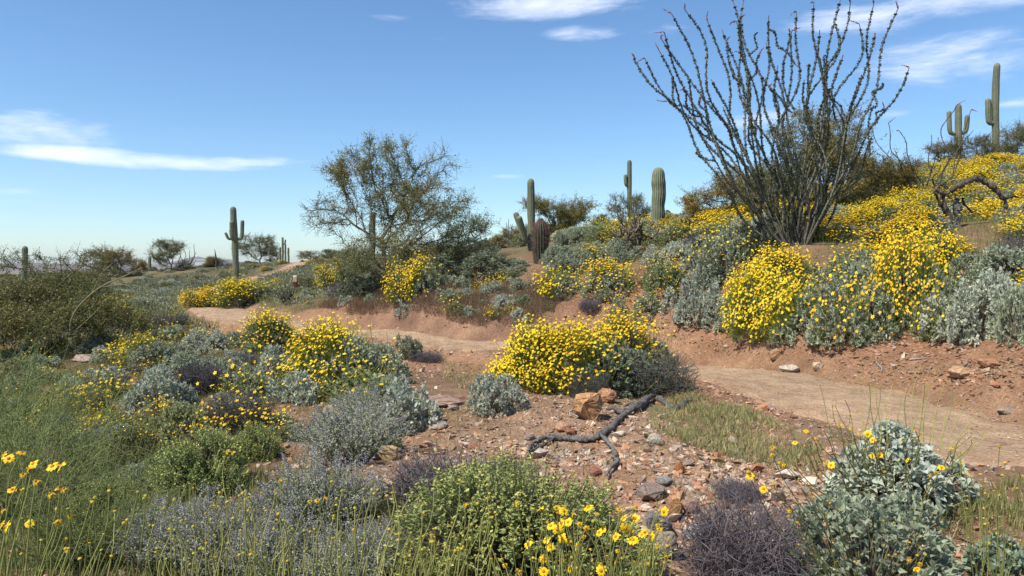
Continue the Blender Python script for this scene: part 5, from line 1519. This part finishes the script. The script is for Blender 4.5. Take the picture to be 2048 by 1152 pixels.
grass('weeds', 'green weeds beside the trail below the palo verde', px_region([(560, 625), (640, 600), (720, 600), (760, 640), (680, 655), (600, 645)], 4000), .10, [OLV, GRS, (.16, .12, .06)], .05)
grass('weeds', 'thin green weeds over the near left slope', px_region([(0, 720), (300, 690), (480, 690), (700, 740), (760, 880), (560, 980), (300, 1100), (0, 1150)], 42000), .11, [OLV, GRS, (.18, .13, .06), OLV], .05)
grass('weeds', 'olive weeds covering the far slope', px_region([(-40, 640), (130, 585), (330, 556), (700, 528), (760, 560), (560, 620), (300, 680), (0, 690)], 52000), .27, [OLV, (.15, .15, .06), (.20, .17, .09), GRS], .08)
grass('weeds', 'yellow green stalks between the hillside brittlebushes', px_region([(1130, 560), (1200, 470), (1390, 440), (1560, 430), (1800, 375), (2040, 332), (2090, 560), (2090, 660), (1750, 660), (1500, 620), (1300, 600)], 30000), .24, [(.21, .24, .06), (.17, .2, .06), (.26, .27, .09)], .03, .25)
grass('weeds', 'sparse weeds on the gravel and beside the trail', px_region([(860, 800), (1300, 800), (1640, 960), (2000, 1080), (2000, 1150), (1300, 1150), (800, 1000)], 2600), .08, [OLV, STR, GRS], .05)
grass('weeds', 'green weeds under the tall daisies and lavender', px_region([(0, 1010), (300, 960), (800, 1000), (850, 1150), (1300, 1150), (1300, 1300), (0, 1300)], 9000), .16, [OLV, GRS, (.2, .22, .07)], .035)
grass('weeds', 'yellow green weeds right of the silver leaved brittlebush', px_region([(1850, 1000), (2048, 960), (2060, 1150), (1850, 1150)], 1500), .10, [(.2, .21, .06), OLV, STR], .03)

q = px_region([(-40, 640), (130, 585), (330, 556), (500, 531), (700, 519), (900, 503), (1000, 495), (960, 540), (760, 565), (560, 620), (300, 680), (0, 690)], 2600)
q = q[path_d(q[:, 0], q[:, 1]) > 1.5]; m = len(q); per = 22
pos = np.repeat(np.stack([q[:, 0], q[:, 1], H(q[:, 0], q[:, 1])], 1), per, 0); wd = np.repeat(gen.uniform(.2, .55, m), per)
v = nrm(gen.normal(size=(m * per, 3))); v[:, 2] = np.abs(v[:, 2]) * .6; L = gen.uniform(.07, .15, m * per)
cc = np.array([(.26, .28, .18), (.33, .35, .25), (.22, .22, .11), (.27, .25, .12), (.17, .15, .12)])[np.repeat(gen.integers(0, 5, m), per)]
g = Geo(); scatter(g, LEAF, pos + v * wd[:, None], frames(v + gen.normal(size=v.shape) * .5 + np.array([0, 0, .4]), gen), np.stack([L * .5, L, L], 1), cc * (1 + gen.normal(size=(m * per, 1)) * .2))
tag(link(bpy.data.objects.new('low_scrub', g.mesh('low_scrub', M_FINE))), 'low mixed scrub tufts covering the far slope', kind='stuff')

# ================================================================== NEAR BRITTLEBUSHES WITH SEPARATE LEAVES, FLOWERS
p = hit(1770, 1030); c = at_ground(1785, 5.15)
hero = thing('brittlebush', 'silver brittlebush with large pale leaves beside the trail, flower stalks rising above it', 'bush', c)
gen = np.random.default_rng(88)
Wd, Hh = .92, .48; lum = Lumpy(gen, Wd, Hh)
pp_, nr_ = dome_points(gen, 820, Wd / 2, Hh, lum, .82, 1.03)
m = 0; leafs = []
for i in range(len(pp_)):
    ax = nrm(nr_[i] + np.array([0, 0, .3]) + gen.normal(size=3) * .2)
    for j in range(5):
        d = nrm(ax * .55 + gen.normal(size=3) * .6 + np.array([0, 0, -.08])); L = gen.uniform(.028, .066)
        vis = -pp_[i][1] * .8 + pp_[i][2] + L * 3
        leafs.append((vis, pp_[i] - ax * gen.random() * .05, d, L))
leafs.sort(key=lambda t: -t[0])
g = Geo(); g.add(*BIGLEAF, (.48, .52, .44)); LM = [g.mesh('leaf', M_LEAF)]
for cu, cc in ((.5, (.45, .49, .40)), (.05, (.53, .56, .49)), (.35, (.40, .45, .35))):
    g = Geo(); g.add(*big_leaf(cu), cc); LM.append(g.mesh('leaf', M_LEAF))
for i, (_, q, d, L) in enumerate(leafs[:290]):
    r_ = np.array([0, 0, 1.0]) + gen.normal(size=3) * .5
    fr = frames(d[None], gen, np.cross(np.cross(d, r_), d)[None] if False else (r_ * -1)[None])[0]
    s_ = nrm(np.cross(d, r_)); n_ = np.cross(s_, d)
    M = Matrix([[s_[k] * L * .66, d[k] * L, n_[k] * L, q[k]] for k in range(3)] + [[0, 0, 0, 1]])
    o = bpy.data.objects.new('leaf', LM[i % 4]); link(o, hero); o.matrix_local = M
rest = leafs[290:]
g = Geo(); q = np.array([t[1] for t in rest]); d = np.array([t[2] for t in rest]); L = np.array([t[3] for t in rest])
scatter(g, MIDLEAF, q, frames(d, gen, np.array([0, 0, 1.0]) + gen.normal(size=(len(q), 3)) * .5), np.stack([L * .66, L, L], 1), np.array([.42, .46, .36]) * (1 + gen.normal(size=(len(q), 1)) * .12))
part('foliage', g.mesh('foliage', M_LEAF), hero, 'stuff')
g = Geo(); e = pp_[::4]; add_tubes(g, np.stack([e * np.array([.05, .05, 0]), e * np.array([.55, .55, .4]), e], 1), np.array([.01, .007, .004]), 4, (.17, .14, .10)); part('stems', g.mesh('stems', M_TWIG), hero, 'stuff')

DAISY = []
for i in range(4):
    V, Fc, K = daisy(700 + i, 9 + i); g = Geo(); g.add(V, Fc, np.where(K[:, None] == 1, np.array([.60, .26, .012]), np.array([.90, .60, .012]))); DAISY.append(g.mesh('flower', M_PETAL))
V, Fc, K = daisy(710, 8); V = V * np.array([.62, .62, 1.3]); g = Geo(); g.add(V, Fc, np.where(K[:, None] == 1, np.array([.52, .27, .02]), np.array([.66, .42, .015]))); HALF = g.mesh('flower', M_PETAL)
V, Fc, K = daisy(711, 6); V = V[K == 1]; off = np.argmax(K == 1); Fb = Fc[(Fc >= off).all(1)] - off
g = Geo(); g.add(V * 1.15, Fb, (.34, .30, .03)); BUDM = g.mesh('flower_head', M_STEM)
STALKC = (.27, .28, .085)
def stalks(root, heads, base_of, seed, r=.0023, colr=STALKC, buds_join=True):
    """heads: (x,y,z local, kind 0 daisy / 1 half open / 2 bud); thin stalks down to base_of(head)"""
    gen = np.random.default_rng(seed); H_ = np.array([h[:3] for h in heads], float); kind = np.array([h[3] for h in heads])
    B_ = np.array([base_of(h) for h in heads], float); m = len(heads)
    w1 = gen.normal(size=(m, 3)) * .02; w1[:, 2] *= .3
    t = np.linspace(0, 1, 7)[None, :, None]
    Pp = B_[:, None] * (1 - t) + H_[:, None] * t + w1[:, None] * np.sin(t * math.pi) + gen.normal(size=(m, 1, 3)) * .012 * np.sin(t * 6.0)
    Pp[:, -1] = H_
    g = Geo(); add_tubes(g, Pp, r * np.array([1.25, 1.2, 1.1, 1.0, .9, .8, .7]), 4, np.array(colr) * (1 + gen.normal(size=(m, 1)) * .15))
    part('flower_stalks', g.mesh('flower_stalks', M_STEM), root, 'stuff')
    bg_ = Geo(); bV = np.array([v.co for v in BUDM.vertices]); bF = np.array([list(p_.vertices) for p_ in BUDM.polygons])
    for i in range(m):
        up = Vector(nrm(np.array([-.25, -.55, .75]) + gen.normal(size=3) * .35)) if kind[i] < 2 else Vector(nrm(np.array([0, -.1, 1]) + gen.normal(size=3) * .3))
        if kind[i] < 2:
            o = bpy.data.objects.new('flower', DAISY[int(gen.integers(0, 4))] if kind[i] == 0 else HALF); link(o, root)
            s_ = (.0215 if kind[i] == 0 else .021) * gen.uniform(.85, 1.2)
            o.location = H_[i]; o.rotation_mode = 'QUATERNION'; o.rotation_quaternion = up.to_track_quat('Z', 'Y'); o.scale = (s_,) * 3
        else:
            R_ = np.array(up.to_track_quat('Z', 'Y').to_matrix()); s_ = gen.uniform(.014, .022)
            bg_.add((bV * s_) @ R_.T + H_[i], bF, np.array([.36, .31, .035]) * gen.uniform(.75, 1.25) * (np.array([1.35, .95, .8]) if gen.random() < .4 else np.ones(3)))
    if bg_.n: part('flower_heads', bg_.mesh('flower_heads', M_STEM), root, 'stuff')

# stalks of the silver hero bush
heads = []
for (x, y) in [(1640, 768), (1665, 810), (1672, 800), (1690, 800), (1722, 750), (1738, 765), (1742, 770), (1755, 768), (1760, 775), (1770, 810), (1785, 770), (1800, 790), (1812, 778), (1824, 765), (1838, 745), (1850, 760), (1857, 770), (1870, 748), (1880, 790), (1890, 765), (1905, 780), (1912, 808), (1930, 800), (1964, 822), (1970, 870), (1700, 830), (1845, 800)]:
    q = at(x, y, 5.15 + gen.normal() * .2) - c; heads.append((*q, 2))
for (x, y) in [(1680, 850), (1703, 858), (1720, 868), (1735, 868), (1632, 875), (1612, 862), (1745, 880), (1805, 878), (1830, 860), (1905, 895), (1922, 925), (1883, 935), (1650, 925), (1662, 930), (1708, 948), (1760, 910), (1744, 912), (1815, 920), (1860, 950), (1872, 945), (1840, 1005), (1848, 1008), (1832, 1000), (1590, 885)]:
    q = at(x, y, 4.5 + gen.normal() * .08) - c; heads.append((*q, 1 if gen.random() < .6 else 0))
for i in range(50):
    q = at(gen.uniform(1600, 1960), gen.uniform(850, 1030), 4.5 + gen.normal() * .1) - c; heads.append((*q, 2))
stalks(hero, heads, lambda h: (h[0] * .7 + gen.normal() * .04, h[1] * .7, max(.0, min(h[2] - .2, gen.uniform(.25, .4)))), 5, r=.0029)

# greener brittlebush in front of it
def near_bush(px, depth, w_, h_, tips, ll, colr, label, seed):
    b = at_ground(px, depth); o = thing('brittlebush', label, 'bush', b)
    f_, s_, lm = silver_bush(seed, w_, h_, tips, 7, ll, colr, template=MIDLEAF, wide=.6)
    part('foliage', f_, o, 'stuff'); part('stems', s_, o, 'stuff'); return o, b
nb, b = near_bush(1745, 3.95, .90, .50, 720, .044, (.33, .38, .26), 'grey green brittlebush with budding stalks in front of the large pale leaved one', 901)
hd = [(*(at(gen.uniform(1590, 1900), gen.uniform(960, 1140), 3.7 + gen.normal() * .12) - b), 2) for i in range(42)]
hd += [(*(at(x, y, 3.6) - b), k_) for x, y, k_ in [(1834, 1138, 0), (1840, 1128, 1), (1818, 1118, 1), (1500, 952, 0), (1527, 978, 0), (1498, 945, 1), (1547, 965, 1), (1560, 925, 1), (1567, 928, 1), (1545, 910, 1), (1580, 1022, 1), (1545, 895, 1)]]
stalks(nb, hd, lambda h: (h[0] * .55 + gen.normal() * .04, h[1] * .6, max(0, h[2] - gen.uniform(.25, .5))), 6)
nb2, b = near_bush(2025, 4.0, .42, .2, 200, .04, (.25, .31, .21), 'low leafy brittlebush at the right border under budding stalks', 902)
hd = [(*(at(gen.uniform(1900, 2070), gen.uniform(890, 1090), 4.0 + gen.normal() * .3) - b), 2) for i in range(34)]
stalks(nb2, hd, lambda h: (h[0] * .7 + gen.normal() * .05, h[1] * .7, 0), 7)

# yellow daisies in the near middle
zf = lambda l: [(1000 + a * .166, 1000 + b_ * .166) for a, b_ in l]
full = zf([(490, 100), (765, 130), (1065, 90), (820, 265), (610, 310), (690, 350), (1230, 350), (1195, 390), (1395, 440), (1630, 220), (1490, 215), (1705, 420), (1600, 480), (1825, 440), (340, 530), (600, 570), (920, 560), (530, 710), (840, 830), (520, 860), (1215, 850), (1200, 790), (750, 460), (560, 480), (1510, 340), (1975, 140), (1740, 390), (740, 280)])
half = zf([(200, 20), (680, 90), (1160, 160), (880, 170), (960, 290), (1040, 340), (1900, 560), (1735, 605), (1420, 610), (745, 730), (870, 730), (1395, 745), (830, 500), (215, 860), (60, 780), (2000, 690), (1640, 80), (1905, 300), (1440, 110), (1010, 440), (1580, 380), (1920, 350)])
b = at_ground(1180, 3.05)
db, _ = near_bush(1180, 3.05, .55, .22, 120, .05, (.22, .27, .16), 'yellow daisies on tall stalks in front of the lime tipped bush', 903)
hd = [(*(at(x, y, 3.0 + gen.normal() * .1) - b), 0) for x, y in full] + [(*(at(x, y, 3.0 + gen.normal() * .1) - b), 1) for x, y in half]
hd += [(*(at(gen.uniform(980, 1340), gen.uniform(1000, 1160), 3.0 + gen.normal() * .12) - b), 2) for i in range(70)]
stalks(db, hd, lambda h: (h[0] * .75 + gen.normal() * .04, h[1] + gen.normal() * .05, max(-.1, h[2] - gen.uniform(.3, .5))), 8)

# daisies at the left border
lf = [(x * .436, 650 + y * .436) for x, y in [(98, 585), (40, 612), (15, 600), (152, 637), (55, 755), (135, 910), (30, 925), (8, 915), (240, 648), (280, 648)]]
lh = [(x * .436, 650 + y * .436) for x, y in [(130, 660), (105, 685), (165, 718), (267, 750), (293, 752), (100, 757), (12, 850), (232, 775), (265, 905), (330, 870), (320, 875)]]
b = at_ground(50, 2.7)
lb, _ = near_bush(20, 2.75, .5, .2, 90, .055, (.26, .31, .24), 'tall yellow daisies on long green stalks at the left border', 904)
b = np.array(lb.location)
hd = [(*(at(x, y, 2.6 + gen.normal() * .1) - b), 0) for x, y in lf] + [(*(at(x, y, 2.6 + gen.normal() * .1) - b), 1) for x, y in lh]
hd += [(*(at(gen.uniform(0, 300), gen.uniform(980, 1120), 2.7 + gen.normal() * .12) - b), 2) for i in range(26)]
stalks(lb, hd, lambda h: (h[0] * .8 - .06 + gen.normal() * .04, h[1] + gen.normal() * .05, h[2] - gen.uniform(.45, .7)), 9, r=.0028)

# budding stalks between lavender and lime tipped bush
b = at_ground(620, 3.3)
mb, _ = near_bush(620, 3.3, .9, .22, 170, .05, (.24, .30, .19), 'brittlebush of tall stalks with greenish yellow buds in front of the lavender', 905)
hd = [(*(at(gen.uniform(280, 1000), gen.uniform(960, 1130), 3.15 + gen.normal() * .15) - b), 2) for i in range(150)]
hd += [(*(at(x, y, 3.2) - b), 1) for x, y in [(465, 905), (455, 903), (650, 995), (620, 1002), (635, 1000), (560, 960), (930, 1010)]]
stalks(mb, hd, lambda h: (h[0] * .92 + gen.normal() * .05, h[1] + gen.normal() * .06, max(-.1, h[2] - gen.uniform(.25, .5))), 10)

# ================================================================== MAN-MADE
b = hit(591, 584); k = b[1] / F; w_ = 7.2 * k / 2; h_ = 33 * k
def box_geo(x0, x1, y0, y1, z0, z1, colr, bev=.006):
    bm = bmesh.new(); bmesh.ops.create_cube(bm, size=1.0)
    for v in bm.verts: v.co = ((x0 + x1) / 2 + v.co.x * (x1 - x0), (y0 + y1) / 2 + v.co.y * (y1 - y0), (z0 + z1) / 2 + v.co.z * (z1 - z0))
    if bev: bmesh.ops.bevel(bm, geom=list(bm.edges), offset=bev, segments=1, affect='EDGES')
    bmesh.ops.triangulate(bm, faces=bm.faces); bm.verts.index_update()
    g = Geo(); g.add(np.array([v.co for v in bm.verts]), np.array([[v.index for v in f.verts] for f in bm.faces]), colr); bm.free(); return g
po = thing('marker_post', 'short rust brown trail marker post with a pale top beside the trail', 'post', b)
part('post_body', box_geo(-w_, w_, -w_, w_, -.15, h_ * .62, (.09, .03, .02)).mesh('post_body', M_PAINT, True), po)
part('sign_band', box_geo(-w_ * 1.03, w_ * 1.03, -w_ * 1.03, w_ * 1.03, h_ * .62, h_ * .9, (.52, .33, .20)).mesh('sign_band', M_PAINT, True), po)
part('cap', box_geo(-w_ * 1.05, w_ * 1.05, -w_ * 1.05, w_ * 1.05, h_ * .9, h_, (.75, .72, .66)).mesh('cap', M_PAINT, True), po)
q = at(415, 523, 1500); kk = 1500 / F
wh = thing('far_warehouse', 'long low white building on the far plain below the mountain', 'building', (q[0], 1500, -24))
part('wall', box_geo(-26 * kk, 26 * kk, 0, 40, 0, 24 + at(415, 521, 1500)[2], (.62, .62, .62), 0).mesh('wall', M_PAINT, True), wh)
part('roof', box_geo(-26.6 * kk, 26.6 * kk, -1, 41, 24 + at(415, 521, 1500)[2], 24 + at(415, 519.3, 1500)[2], (.75, .75, .76), 0).mesh('roof', M_PAINT, True), wh)

# ================================================================== AIR
hz = bpy.data.materials.new('haze'); hz.use_nodes = True; ht = hz.node_tree; ht.nodes.clear()
pv = ht.nodes.new('ShaderNodeVolumePrincipled'); pv.inputs['Color'].default_value = (.86, .90, .97, 1); pv.inputs['Density'].default_value = 7e-5; pv.inputs['Anisotropy'].default_value = .3
ho = ht.nodes.new('ShaderNodeOutputMaterial'); ht.links.new(pv.outputs[0], ho.inputs['Volume'])
me = box_geo(-11500, 11500, -11500, 11500, -28, 130, (1, 1, 1), 0).mesh('haze', hz)
tag(link(bpy.data.objects.new('haze', me)), 'thin dry haze over the valley', kind='stuff')
